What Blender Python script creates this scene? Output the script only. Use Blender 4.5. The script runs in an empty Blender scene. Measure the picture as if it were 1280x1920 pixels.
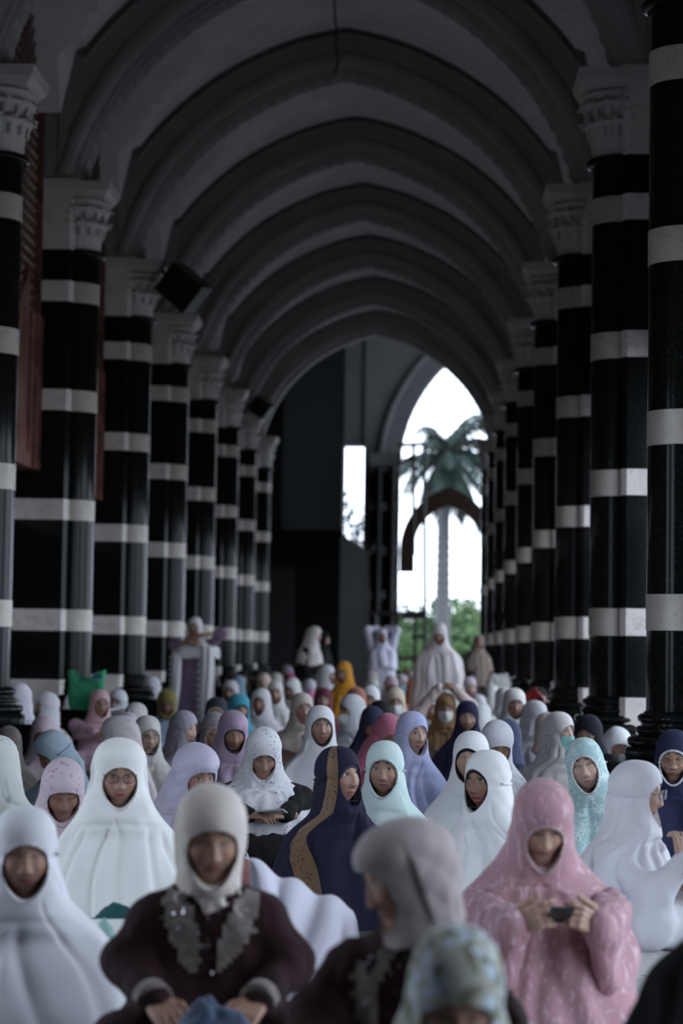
import bpy, bmesh, math, random
import numpy as np
from mathutils import Matrix, Vector

# ------------------------------------------------------------------ camera
F = 3976.0; EYE = 1.15
_yaw, _pit, _rol = -.0363, .0646, .0152
_fw = np.array([math.sin(_yaw)*math.cos(_pit), math.cos(_yaw)*math.cos(_pit), math.sin(_pit)])
_r0 = np.array([math.cos(_yaw), -math.sin(_yaw), 0.0]); _u0 = np.cross(_r0, _fw)
_rt = math.cos(_rol)*_r0 + math.sin(_rol)*_u0
_up = -math.sin(_rol)*_r0 + math.cos(_rol)*_u0
SC = bpy.context.scene
COL = SC.collection
cam_d = bpy.data.cameras.new('camera'); cam = bpy.data.objects.new('camera', cam_d); COL.objects.link(cam)
M = Matrix.Identity(4)
for i in range(3):
    M[i][0] = _rt[i]; M[i][1] = _up[i]; M[i][2] = -_fw[i]
M[2][3] = EYE
cam.matrix_world = M
cam_d.sensor_fit = 'VERTICAL'; cam_d.sensor_height = 36.0; cam_d.sensor_width = 24.0
cam_d.lens = F/1920*36.0
cam_d.clip_start = .1; cam_d.clip_end = 500
cam_d.dof.use_dof = True; cam_d.dof.focus_distance = 10.2; cam_d.dof.aperture_fstop = 2.2
SC.camera = cam

# ------------------------------------------------------------------ sky and exposure
w = bpy.data.worlds.new('sky'); SC.world = w; w.use_nodes = True
nt = w.node_tree; bg = nt.nodes['Background']
bg.inputs['Color'].default_value = (.76, .855, 1.0, 1); bg.inputs['Strength'].default_value = 4.25
SC.view_settings.view_transform = 'Standard'; SC.view_settings.look = 'None'
SC.view_settings.gamma = 1.0; SC.view_settings.use_curve_mapping = False
SC.view_settings.exposure = 0.0
SC.cycles.use_denoising = True
SC.cycles.max_bounces = 8; SC.cycles.diffuse_bounces = 5

def aty(px, py, y):
    "world point seen at a photo pixel, at world depth y"
    d = _fw*F + _rt*(px-640) + _up*(960-py); p = d*(y/d[1]); p[2] += EYE
    return p
def atc(px, py, c):
    "world point seen at a photo pixel, at camera distance c"
    d = _fw*F + _rt*(px-640) + _up*(960-py); p = d*(c/F); p[2] += EYE
    return p

# ------------------------------------------------------------------ helpers
def link(o, parent=None):
    COL.objects.link(o)
    if parent is not None: o.parent = parent
    return o
def tag(o, label, cat, group=None):
    o['label'] = label; o['category'] = cat
    if group: o['group'] = group
    return o
def struct(o, label=None):
    o['kind'] = 'structure'
    if label: o['label'] = label
    return o
def empty(name, loc=(0, 0, 0), rz=0.0, parent=None):
    o = bpy.data.objects.new(name, None); o.location = loc; o.rotation_euler = (0, 0, rz)
    o.empty_display_size = .1
    return link(o, parent)
def mesh_np(name, V, Fq, smooth=True, cols=None, sharp=None):
    "Fq: list of int arrays (n,3)/(n,4)"
    me = bpy.data.meshes.new(name)
    V = np.asarray(V, dtype=np.float32)
    if not isinstance(Fq, (list, tuple)): Fq = [Fq]
    Fq = [np.asarray(f, dtype=np.int32) for f in Fq if len(f)]
    me.vertices.add(len(V)); me.vertices.foreach_set('co', V.ravel())
    nl = sum(f.size for f in Fq); npoly = sum(len(f) for f in Fq)
    me.loops.add(nl); me.polygons.add(npoly)
    me.loops.foreach_set('vertex_index', np.concatenate([f.ravel() for f in Fq]))
    tot = np.concatenate([np.full(len(f), f.shape[1], dtype=np.int32) for f in Fq])
    st = np.concatenate([[0], np.cumsum(tot)[:-1]]).astype(np.int32)
    me.polygons.foreach_set('loop_start', st)
    me.polygons.foreach_set('use_smooth', np.full(npoly, bool(smooth)))
    me.update(calc_edges=True); me.validate()
    if cols is not None:
        ca = me.color_attributes.new('Col', 'FLOAT_COLOR', 'POINT')
        c4 = np.ones((len(V), 4), dtype=np.float32); c4[:, :3] = cols
        ca.data.foreach_set('color', c4.ravel())
    if sharp is not None: me.set_sharp_from_angle(angle=math.radians(sharp))
    return me
def obj(name, me, mat, parent=None, loc=None):
    o = bpy.data.objects.new(name, me)
    if mat is not None and len(me.materials) == 0: me.materials.append(mat)
    if loc is not None: o.location = loc
    return link(o, parent)

class MB:
    "collects simple shapes into one mesh"
    def __init__(s): s.v = []; s.f = []; s.n = 0
    def add(s, V, Fs):
        V = np.asarray(V, float); s.v.append(V)
        for f in Fs: s.f.append([i+s.n for i in f])
        s.n += len(V); return s
    def box(s, x0, x1, y0, y1, z0, z1, bev=0.0):
        if bev:
            b = bev; P = []
            for z, i in ((z0, b), (z0+b, 0), (z1-b, 0), (z1, b)):
                P += [(x0+i, y0+i, z), (x1-i, y0+i, z), (x1-i, y1-i, z), (x0+i, y1-i, z)]
            fs = [(3, 2, 1, 0), (12, 13, 14, 15)]
            for k in range(3):
                for j in range(4):
                    a = 4*k+j; c = 4*k+(j+1) % 4
                    fs.append((a, c, c+4, a+4))
            return s.add(P, fs)
        P = [(x0, y0, z0), (x1, y0, z0), (x1, y1, z0), (x0, y1, z0), (x0, y0, z1), (x1, y0, z1), (x1, y1, z1), (x0, y1, z1)]
        return s.add(P, [(3, 2, 1, 0), (4, 5, 6, 7), (0, 1, 5, 4), (1, 2, 6, 5), (2, 3, 7, 6), (3, 0, 4, 7)])
    def prism(s, poly, z0, z1):
        n = len(poly); P = [(x, y, z0) for x, y in poly]+[(x, y, z1) for x, y in poly]
        fs = [tuple(range(n-1, -1, -1)), tuple(range(n, 2*n))]
        for i in range(n): j = (i+1) % n; fs.append((i, j, n+j, n+i))
        return s.add(P, fs)
    def lathe(s, prof, n=32, cx=0, cy=0, mod=None, cap=True):
        P = []
        for k, (r, z) in enumerate(prof):
            for i in range(n):
                a = 2*math.pi*i/n; rr = r*(mod(a, k, z) if mod else 1)
                P.append((cx+rr*math.cos(a), cy+rr*math.sin(a), z))
        fs = []
        for k in range(len(prof)-1):
            for i in range(n):
                j = (i+1) % n; fs.append((k*n+i, k*n+j, (k+1)*n+j, (k+1)*n+i))
        if cap:
            fs.append(tuple(range(n-1, -1, -1))); m = (len(prof)-1)*n; fs.append(tuple(range(m, m+n)))
        return s.add(P, fs)
    def tube(s, pts, r, n=8, r1=None):
        pts = [np.asarray(p, float) for p in pts]; P = []; m = len(pts); ref = np.array([.13, .21, .97])
        for i, p in enumerate(pts):
            t = pts[min(i+1, m-1)]-pts[max(i-1, 0)]; t = t/(np.linalg.norm(t)+1e-9)
            if abs(t@ref) > .95: ref = np.array([.97, .2, .1])
            u = np.cross(t, ref); u /= np.linalg.norm(u); v = np.cross(t, u)
            rr = r if r1 is None else r+(r1-r)*i/(m-1)
            for k in range(n):
                a = 2*math.pi*k/n; P.append(p+rr*(math.cos(a)*u+math.sin(a)*v))
        fs = []
        for i in range(m-1):
            for k in range(n):
                j = (k+1) % n; fs.append((i*n+k, i*n+j, (i+1)*n+j, (i+1)*n+k))
        fs.append(tuple(range(n-1, -1, -1))); fs.append(tuple(range((m-1)*n, m*n)))
        return s.add(P, fs)
    def mesh(s, name, smooth=False, sharp=None):
        me = bpy.data.meshes.new(name)
        me.from_pydata(np.concatenate(s.v).tolist(), [], s.f); me.update()
        if smooth or sharp:
            me.polygons.foreach_set('use_smooth', [True]*len(me.polygons))
            if sharp: me.set_sharp_from_angle(angle=math.radians(sharp))
        return me
    def build(s, name, mat, parent=None, smooth=False, sharp=None, loc=None):
        return obj(name, s.mesh(name, smooth, sharp), mat, parent, loc)

# ------------------------------------------------------------------ materials
MATS = {}
def newmat(name):
    m = bpy.data.materials.new(name); m.use_nodes = True; MATS[name] = m
    return m, m.node_tree, m.node_tree.nodes['Principled BSDF']
def N(nt, t, **kw):
    n = nt.nodes.new(t)
    for k, v in kw.items(): setattr(n, k, v)
    return n
def coords(nt, scale=1.0, kind='Object'):
    tc = N(nt, 'ShaderNodeTexCoord'); mp = N(nt, 'ShaderNodeMapping')
    mp.inputs['Scale'].default_value = (scale,)*3 if not isinstance(scale, tuple) else scale
    nt.links.new(tc.outputs[kind], mp.inputs['Vector']); return mp.outputs['Vector']
def noise(nt, vec, scale, detail=3, dist=0.0, rough=.5):
    n = N(nt, 'ShaderNodeTexNoise'); n.inputs['Scale'].default_value = scale
    n.inputs['Detail'].default_value = detail; n.inputs['Distortion'].default_value = dist; n.inputs['Roughness'].default_value = rough
    nt.links.new(vec, n.inputs['Vector']); return n
def ramp(nt, fac, stops):
    r = N(nt, 'ShaderNodeValToRGB'); e = r.color_ramp.elements
    while len(e) < len(stops): e.new(.5)
    for i, (p, c) in enumerate(stops):
        e[i].position = p; e[i].color = (*c, 1) if len(c) == 3 else c
    nt.links.new(fac, r.inputs['Fac']); return r.outputs['Color']
def mix(nt, fac, a, b):
    m = N(nt, 'ShaderNodeMix', data_type='RGBA')
    if isinstance(fac, float): m.inputs[0].default_value = fac
    else: nt.links.new(fac, m.inputs[0])
    for i, c in ((6, a), (7, b)):
        if isinstance(c, tuple): m.inputs[i].default_value = (*c, 1)
        else: nt.links.new(c, m.inputs[i])
    return m.outputs[2]
def bump(nt, b, h, strength=.3, dist=.01):
    n = N(nt, 'ShaderNodeBump'); n.inputs['Strength'].default_value = strength; n.inputs['Distance'].default_value = dist
    nt.links.new(h, n.inputs['Height']); nt.links.new(n.outputs['Normal'], b.inputs['Normal'])
def plain(name, c, rough=.6, metal=0.0, spec=.5):
    m, nt, b = newmat(name); b.inputs['Base Color'].default_value = (*c, 1)
    b.inputs['Roughness'].default_value = rough; b.inputs['Metallic'].default_value = metal
    b.inputs['Specular IOR Level'].default_value = spec
    return m
def m_granite():
    m, nt, b = newmat('black_granite'); v = coords(nt)
    n = noise(nt, v, 60, 4); c = ramp(nt, n.outputs['Fac'], [(.35, (.004, .005, .005)), (.62, (.009, .010, .010)), (.74, (.035, .038, .038))])
    nt.links.new(c, b.inputs['Base Color']); b.inputs['Roughness'].default_value = .12; b.inputs['Specular IOR Level'].default_value = .13
    return m
def m_marble(name, c0, c1):
    m, nt, b = newmat(name); v = coords(nt)
    n = noise(nt, v, 3.2, 6, 1.2, .62)
    c = ramp(nt, n.outputs['Fac'], [(.3, c1), (.48, c0), (.56, c0), (.6, c1), (.64, c0)])
    nt.links.new(c, b.inputs['Base Color']); b.inputs['Roughness'].default_value = .35
    return m
def m_plaster(name, c, r=.8):
    m, nt, b = newmat(name); v = coords(nt)
    n = noise(nt, v, 2.0, 5, .3); cc = ramp(nt, n.outputs['Fac'], [(.3, tuple(x*.84 for x in c)), (.7, c)])
    nt.links.new(cc, b.inputs['Base Color']); b.inputs['Roughness'].default_value = r
    n2 = noise(nt, v, 30, 3); bump(nt, b, n2.outputs['Fac'], .12, .01)
    return m
GRANITE = m_granite()
MARBLE = m_marble('white_marble', (.74, .69, .66), (.55, .51, .48))
BANDM = m_marble('warm_grey_marble', (.50, .46, .41), (.40, .36, .32))
PLASTER = m_plaster('grey_plaster', (.37, .355, .345))
VAULTM = m_plaster('pale_vault_plaster', (.94, .89, .89))
STONE = m_plaster('capital_stone', (.62, .59, .56), .6)
COPPER = None
def m_copper():
    m, nt, b = newmat('reddish_copper'); v = coords(nt); n = noise(nt, v, 4, 4, .5)
    c = ramp(nt, n.outputs['Fac'], [(.3, (.10, .045, .035)), (.6, (.26, .12, .095)), (.8, (.42, .24, .20))])
    nt.links.new(c, b.inputs['Base Color']); b.inputs['Roughness'].default_value = .42; b.inputs['Metallic'].default_value = .35
    return m
COPPER = m_copper()
BLACKWALL = plain('black_stone_wall', (.007, .008, .008), .8, 0.0, .04)
BLACKPLASTIC = plain('black_plastic', (.006, .006, .007), .5)
DARKWOOD = plain('dark_wood', (.022, .012, .009), .7, 0.0, .1)
STEEL = plain('dark_painted_steel', (.02, .017, .016), .5, .3)
# ------------------------------------------------------------------ building
XL, XR = -3.289, 1.503; XC = (XL+XR)/2
def YC(n): return 15.726+4.0*n
SPRING = 5.55; APEX = 7.70; HALF = 2.36; HEAD = 6.78
ZB = [(4.388, 4.585), (3.354, 3.553), (2.321, 2.517), (1.281, 1.483)]   # white bands
Z0 = .565                                                           # plinth top
def catmull(P, n):
    P = np.asarray(P, float); m = len(P)
    Q = np.vstack([2*P[0]-P[1], P, 2*P[-1]-P[-2]]); t = np.linspace(0, m-1-1e-9, n); i = t.astype(int); u = (t-i)[:, None]
    p0, p1, p2, p3 = Q[i], Q[i+1], Q[i+2], Q[i+3]
    return .5*((2*p1)+(p2-p0)*u+(2*p0-5*p1+4*p2-p3)*u**2+(3*p1-p0-3*p2+p3)*u**3)
_half = catmull([(1, 0), (.932, .215), (.816, .437), (.692, .598), (.55, .735), (.40, .84), (.2, .94), (0, 1)], 26)
ARCH = np.vstack([_half*[-1, 1], (_half*[1, 1])[::-1][1:]])            # left to right, normalised
def arch_pts(half, rise, xc, z0):
    P = ARCH*[half, rise]+[xc, z0]
    return P
def arch_normals(P):
    T = np.gradient(P, axis=0); T /= np.linalg.norm(T, axis=1)[:, None]
    Nn = np.stack([-T[:, 1], T[:, 0]], 1); return Nn
def sweep(P, Nn, sec, closed=True):
    "P (m,2) in xz, sec list of (r,y)"
    m = len(P); k = len(sec); V = np.zeros((m, k, 3))
    for j, (r, y) in enumerate(sec):
        V[:, j, 0] = P[:, 0]+Nn[:, 0]*r; V[:, j, 2] = P[:, 1]+Nn[:, 1]*r; V[:, j, 1] = y
    q = []
    for i in range(m-1):
        for j in range(k if closed else k-1):
            a = i*k+j; b = i*k+(j+1) % k; q.append((a, a+k, b+k, b))
    return V.reshape(-1, 3), np.array(q)
AP = arch_pts(HALF, APEX-SPRING, XC, SPRING); AN = arch_normals(AP)
OUT = AP+AN*.50
# ---- ribs
RIBSEC = [(0, .14), (0, .41), (.04, .44), (.04, .50), (.10, .55), (.72, .55), (.72, .06), (.50, .06), (.47, .03), (.43, .06), (.27, .06),
          (.25, .03), (.22, -.01), (.17, -.03), (.12, -.02), (.09, .02), (.08, .06), (.04, .07), (.04, .12)][::-1]
rib_V, rib_F = sweep(AP, AN, RIBSEC)
rib_me = mesh_np('arch_rib', rib_V, rib_F, True, sharp=28); rib_me.materials.append(PLASTER)
orn = MB(); acc = np.concatenate([[0], np.cumsum(np.linalg.norm(np.diff(AP, axis=0), axis=1))])
for d in np.arange(.12, acc[-1]-.1, .17):
    p = np.array([np.interp(d, acc, AP[:, 0]), np.interp(d, acc, AP[:, 1])]); nn = np.array([np.interp(d, acc, AN[:, 0]), np.interp(d, acc, AN[:, 1])])
    nn /= np.linalg.norm(nn); tt = np.array([nn[1], -nn[0]]); L = .055
    def P3(a, r, y): q = p+tt*a+nn*r; return (q[0], y, q[1])
    V = [P3(-L, .01, .17), P3(L, .01, .17), P3(L, .01, .38), P3(-L, .01, .38), P3(-L*.6, -.022, .20), P3(L*.6, -.022, .20), P3(L*.6, -.022, .35), P3(-L*.6, -.022, .35)]
    orn.add(V, [(4, 5, 6, 7), (0, 1, 5, 4), (1, 2, 6, 5), (2, 3, 7, 6), (3, 0, 4, 7)])
orn_me = orn.mesh('soffit_ornament'); orn_me.materials.append(PLASTER)
for n in range(-1, 8):
    e = struct(bpy.data.objects.new('arch_rib', rib_me), 'moulded grey arch rib over the corridor'); link(e); e.location = (0, YC(n), 0)
    if 0 <= n <= 6:
        o = obj('soffit_ornament', orn_me, None, e); o['kind'] = 'stuff'
# ---- vault shells between the ribs (a slot is left in front of each rib)
_ox = np.array([XL-.70, XL-.03, XL]+[p[0] for p in OUT if XL+.02 < p[0] < XR-.02 and p[1] > HEAD-.05]+[XR, XR+.03, XR+.70]); _oz = np.array([5.5, 5.6, HEAD]+[p[1] for p in OUT if XL+.02 < p[0] < XR-.02 and p[1] > HEAD-.05]+[HEAD, 5.6, 5.5])
def vault_shell(y0, y1, ym, half, name='ceiling'):
    "groin vault: long barrel crossed by a pointed barrel from each window"
    xs = np.concatenate([np.linspace(XL-.70, XL, 6)[:-1], np.linspace(XL, XR, 56), np.linspace(XR, XR+.70, 6)[1:]]); ys = np.linspace(y0, y1, 34)
    zm = np.interp(xs, _ox, _oz); u = np.clip(np.abs(ys-ym)/half, 0, 1); zc = 5.60+2.35*np.interp(u, ARCH[len(ARCH)//2:, 0], ARCH[len(ARCH)//2:, 1])
    Z = np.maximum(zm[None], zc[:, None]); X, Y = np.meshgrid(xs, ys); V = np.stack([X, Y, Z], -1).reshape(-1, 3); k = len(xs); q = []
    for i in range(len(ys)-1):
        j = np.arange(k-1); q.append(np.stack([i*k+j, (i+1)*k+j, (i+1)*k+j+1, i*k+j+1], 1))
    q = np.concatenate(q); n0 = len(V); V = np.concatenate([V, V+[0, 0, .10]])
    return struct(obj(name, mesh_np(name, V, np.concatenate([q, q[:, ::-1]+n0]), True, sharp=24), VAULTM))
for n in range(-5, 8):
    vault_shell(YC(n-1)+.50, YC(n)-.07, YC(n)-1.725, 1.80)
# crack lines in the plaster (hanging cable at the crown)
r = MB(); zc = lambda y: (XC-.08+.02*math.sin(y*2.1), y, 8.12+.01*math.sin(y*5))
for a, b in ((YC(1)+.7, YC(2)-.15),):
    r.tube([zc(y) for y in np.linspace(a, b, 14)], .010, 5)
p0 = zc(YC(2)-.15); r.tube([p0, (p0[0]-.02, YC(2)-.03, 8.0), (p0[0]+.01, YC(2)-.05, 7.8), (p0[0]-.03, YC(2)-.04, 7.66)], .010, 5)
tag(r.build('cable', BLACKPLASTIC), 'thin dark cable hanging at the crown of the vault', 'cable')
# unseen roof slab and walls added to block daylight, plus left header
YS, YE = -.0, 52.0
struct(MB().box(-9, 9, -5, 52, 9.0, 9.3).build('ceiling_light_block', PLASTER))  # unseen slab added to keep the sky out above the vault
ZO = 3.3; YA, YB, YR, YN = 5.0, 9.2, 19.4, 3.0          # unseen side openings, sized for the light they let in
struct(MB().box(XL-.95, XL-.66, -5, YC(7)+2.2, 6.0, 9.0).build('wall_left_header', PLASTER))
struct(MB().box(XR+.35, XR+.75, -5, YR, ZO, 9.0).build('wall_right_light_block', PLASTER))  # unseen infill added to cut the side light high up
struct(MB().box(XR+.35, XR+.75, YR, YC(7)+2.2, 3.1, 9.0).build('wall_right_far_light_block', PLASTER))  # unseen, added to limit side light deeper in the corridor
struct(MB().box(XL-.95, XR+.75, -5.3, -5.0, 0, 9.0).build('wall_back_light_block', PLASTER))  # unseen end wall added to reduce frontal light on the front row

# ---- banded columns
CR = .21
def build_column():
    "origin: pier front corner on the corridor side, corridor towards +x"
    P = {}
    cx, cy = -.0, .30
    me = {}
    segs = []; zs = [Z0+.262]
    top = 4.87
    bands = ZB[::-1]; z = .826
    blk = []; wht = []
    for a, b in bands: blk.append((z, a)); wht.append((a, b)); z = b
    blk.append((z, top)); zpier = 4.883
    def pier_poly(o=0.0):
        c = .035
        return [(-.60, 0-o), (-c, 0-o), (0+o, c), (0+o, .55), (-.60, .55)]
    parts = []
    parts.append(('pier_foot', MB().prism(pier_poly(.004), Z0, .826).mesh('pier_foot'), MARBLE))
    for i, (a, b) in enumerate(blk):
        bb = zpier if i == 4 else b
        parts.append(('pier_block', MB().prism(pier_poly(), a+.002, bb-.002).mesh('pier_block'), GRANITE))
        m = MB(); m.lathe([(CR, a+.002), (CR, b-.002)], 40, cx, cy); parts.append(('shaft_drum', m.mesh('shaft_drum', sharp=40), GRANITE))
    for a, b in wht:
        parts.append(('pier_band', MB().prism(pier_poly(.003), a, b).mesh('pier_band'), MARBLE))
        m = MB(); m.lathe([(CR+.004, a), (CR+.004, b)], 40, cx, cy); parts.append(('marble_band', m.mesh('marble_band', sharp=40), BANDM))
    parts.append(('pier_head', MB().prism(pier_poly(.003), zpier, 5.46).mesh('pier_head'), MARBLE))
    m = MB(); m.prism([(-.62, -.02), (-.0, -.02), (.03, .02), (.03, .57), (-.62, .57)], 5.46, 5.50)
    m.prism([(-.64, -.045), (.02, -.045), (.055, .0), (.055, .59), (-.64, .59)], 5.50, 5.55); parts.append(('pier_cornice', m.mesh('pier_cornice'), STONE))
    # base
    m = MB(); R = CR
    prof = [(R+.115, Z0), (R+.12, Z0+.02), (R+.12, Z0+.045), (R+.105, Z0+.065)]
    def torus(zc, rc, h, o, k=7): return [(rc+o*math.cos(t), zc+h*math.sin(t)) for t in np.linspace(-1.4, 1.4, k)]
    prof += torus(Z0+.095, R+.075, .03, .030)+[(R+.055, Z0+.128), (R+.045, Z0+.135)]+torus(Z0+.16, R+.040, .02, .02)+[(R+.028, Z0+.183), (R+.028, Z0+.20)]
    prof += torus(Z0+.225, R+.022, .025, .026)+[(R+.02, Z0+.252), (R+.012, Z0+.262), (R, Z0+.266)]
    m.lathe(prof, 40, cx, cy); parts.append(('base_moulding', m.mesh('base_moulding', sharp=35), GRANITE))
    m = MB(); h = .46; m.box(cx-.3, cx+h, cy-h, cy+h, 0, Z0-.05, .01); m.box(cx-.3, cx+h+.015, cy-h-.015, cy+h+.015, Z0-.05, Z0, .012); parts.append(('plinth', m.mesh('plinth'), GRANITE))
    # neck ring
    m = MB(); m.lathe([(R, 4.83)]+torus(4.866, R+.012, .035, .04)+[(R, 4.90)], 40, cx, cy); parts.append(('neck_ring', m.mesh('neck_ring', sharp=40), GRANITE))
    # capital bell
    m = MB()
    def fl(a, k, z): return 1+.022*abs(math.sin(a*10))
    prof = [(R-.01, 4.895), (R+.0, 4.93), (R+.008, 5.02), (R+.028, 5.10), (R+.070, 5.145), (R+.068, 5.155), (R+.018, 5.168), (R+.022, 5.20), (R+.045, 5.25), (R+.088, 5.285), (R+.086, 5.295), (R+.026, 5.308), (R+.045, 5.33), (R+.098, 5.365), (R+.095, 5.375), (R+.05, 5.39), (R+.05, 5.40)]
    m.lathe(prof, 80, cx, cy, fl); bell = ('capital', m.mesh('capital', sharp=50), STONE)
    m = MB(); h = .30
    for z0, z1, h0, h1 in ((5.39, 5.41, .27, .28), (5.41, 5.455, .285, .325), (5.455, 5.475, .325, .325), (5.475, 5.53, .335, .345)):
        q = [(cx+a*h0, cy+b*h0, z0) for a, b in ((-1, -1), (1, -1), (1, 1), (-1, 1))]+[(cx+a*h1, cy+b*h1, z1) for a, b in ((-1, -1), (1, -1), (1, 1), (-1, 1))]
        m.add(q, [(3, 2, 1, 0), (4, 5, 6, 7), (0, 1, 5, 4), (1, 2, 6, 5), (2, 3, 7, 6), (3, 0, 4, 7)])
    parts.append(('abacus', m.mesh('abacus'), STONE))
    # leaf (curling tongue), local x outward, z up
    m = MB(); prof = [(.0, -.10, .030), (.012, -.05, .036), (.018, 0, .038), (.035, .03, .036), (.060, .045, .030), (.072, .035, .022), (.068, .018, .014)]
    V = []
    for x, z, wd in prof: V += [(x, -wd, z), (x+.010, 0, z), (x, wd, z)]
    fs = []
    for k in range(len(prof)-1):
        for j in range(2): a = 3*k+j; fs.append((a, a+1, a+4, a+3))
    n0 = len(V); V += [(x-.012, y*.9, z-.004) for x, y, z in V]
    fs += [tuple(i+n0 for i in f[::-1]) for f in fs]
    for k in range(len(prof)-1):
        for j in (0, 2):
            a = 3*k+j; f = (a, a+3, a+3+n0, a+n0); fs.append(f if j == 0 else f[::-1])
    k = 3*(len(prof)-1); fs += [(k, k+1, k+1+n0, k+n0), (k+1, k+2, k+2+n0, k+1+n0)]
    m.add(V, fs); leaf = m.mesh('leaf', smooth=True); leaf.materials.append(STONE)
    for _, me_, mt in parts+[bell]: me_.materials.append(mt)
    return parts, bell, leaf, (cx, cy)
c_parts, c_bell, c_leaf, c_c = build_column()
ORD = ['nearest', 'second', 'third', 'fourth', 'fifth', 'sixth', 'seventh', 'eighth', 'ninth']
def place_column(n, side, label):
    e = empty('banded_column', (XL if side < 0 else XR, YC(n), 0)); tag(e, label, 'column', 'striped columns along the corridor')
    if side > 0: e.scale = (-1, 1, 1)
    for nm, me, mt in c_parts: obj(nm, me, None, e)
    b = obj('capital', c_bell[1], None, e)
    if n <= 4:
        K = 14
        for tier, (z, r) in enumerate(((5.135, CR+.030), (5.27, CR+.045), (5.35, CR+.055))):
            if tier == 2: continue
            for i in range(K):
                a = 2*math.pi*(i+.5*tier)/K
                l = bpy.data.objects.new('leaf', c_leaf); link(l, b)
                l.location = (c_c[0]+r*math.cos(a), c_c[1]+r*math.sin(a), z); l.rotation_euler = (0, 0, a)
                if tier: l.scale = (1, 1, .8)
for n in range(0, 8): place_column(n, -1, f'{ORD[n]} black and white striped column of the left row, counted from the camera')
for n in range(-1, 8): place_column(n, 1, f'{ORD[n+1]} black and white striped column of the right row, counted from the camera')
# ---- upper plaster piers above the columns
up = MB()
for x0, x1, y0, y1 in ((-.31, -.16, .03, .52), (-.16, -.08, .0, .55), (-.08, .045, .03, .52)):
    up.box(x0, x1, y0, y1, 5.55, 6.75, .012)
up.box(-.75, -.31, .06, .50, 5.55, 8.0)
up_me = up.mesh('upper_pier'); up_me.materials.append(PLASTER)
for n in range(-2, 8):
    for sx, x in ((1, XL), (-1, XR)):
        o = struct(bpy.data.objects.new('wall_upper_pier', up_me)); link(o); o.location = (x, YC(n), 0); o.scale = (sx, 1, 1)
# extra piers near the camera, outside the frame
pm = MB().box(-.60, 0, 0, .55, 0, 5.55).mesh('wall_pier'); pm.materials.append(GRANITE)
for n, x, sx in ((-2, XL, 1), (-1, XL, 1), (-2, XR, -1)):
    o = struct(bpy.data.objects.new('wall_pier', pm)); link(o); o.location = (x, YC(n), 0); o.scale = (sx, 1, 1)
# ---- left wall, ledge, windows
struct(MB().box(XL-.95, XL-.60, YB, YC(7)+2.2, 0, 9.0).build('wall_left', GRANITE))
struct(MB().box(XL-.95, XL-.60, -5, YB, ZO, 9.0).build('wall_left_lintel_light_block', PLASTER))  # unseen, added over the left opening to hold back high light
struct(MB().box(XL-.95, XL-.60, -5, YA, 0, ZO).build('wall_left_near_light_block', GRANITE))  # unseen, added to keep side light off the nearest people
struct(MB().box(XR+.35, XR+.75, -5, YN, 0, ZO).build('wall_right_near_light_block', GRANITE))  # unseen, added to dim the front row from the right
struct(MB().box(XL-.62, XL-.02, YC(-1), YC(7)+2.2, 0, Z0-.002, .01).build('trim_1', GRANITE))
struct(MB().box(XR+.02, XR+.62, YC(-1), YC(7)+2.2, 0, Z0-.002, .01).build('trim_2', GRANITE))
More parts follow.
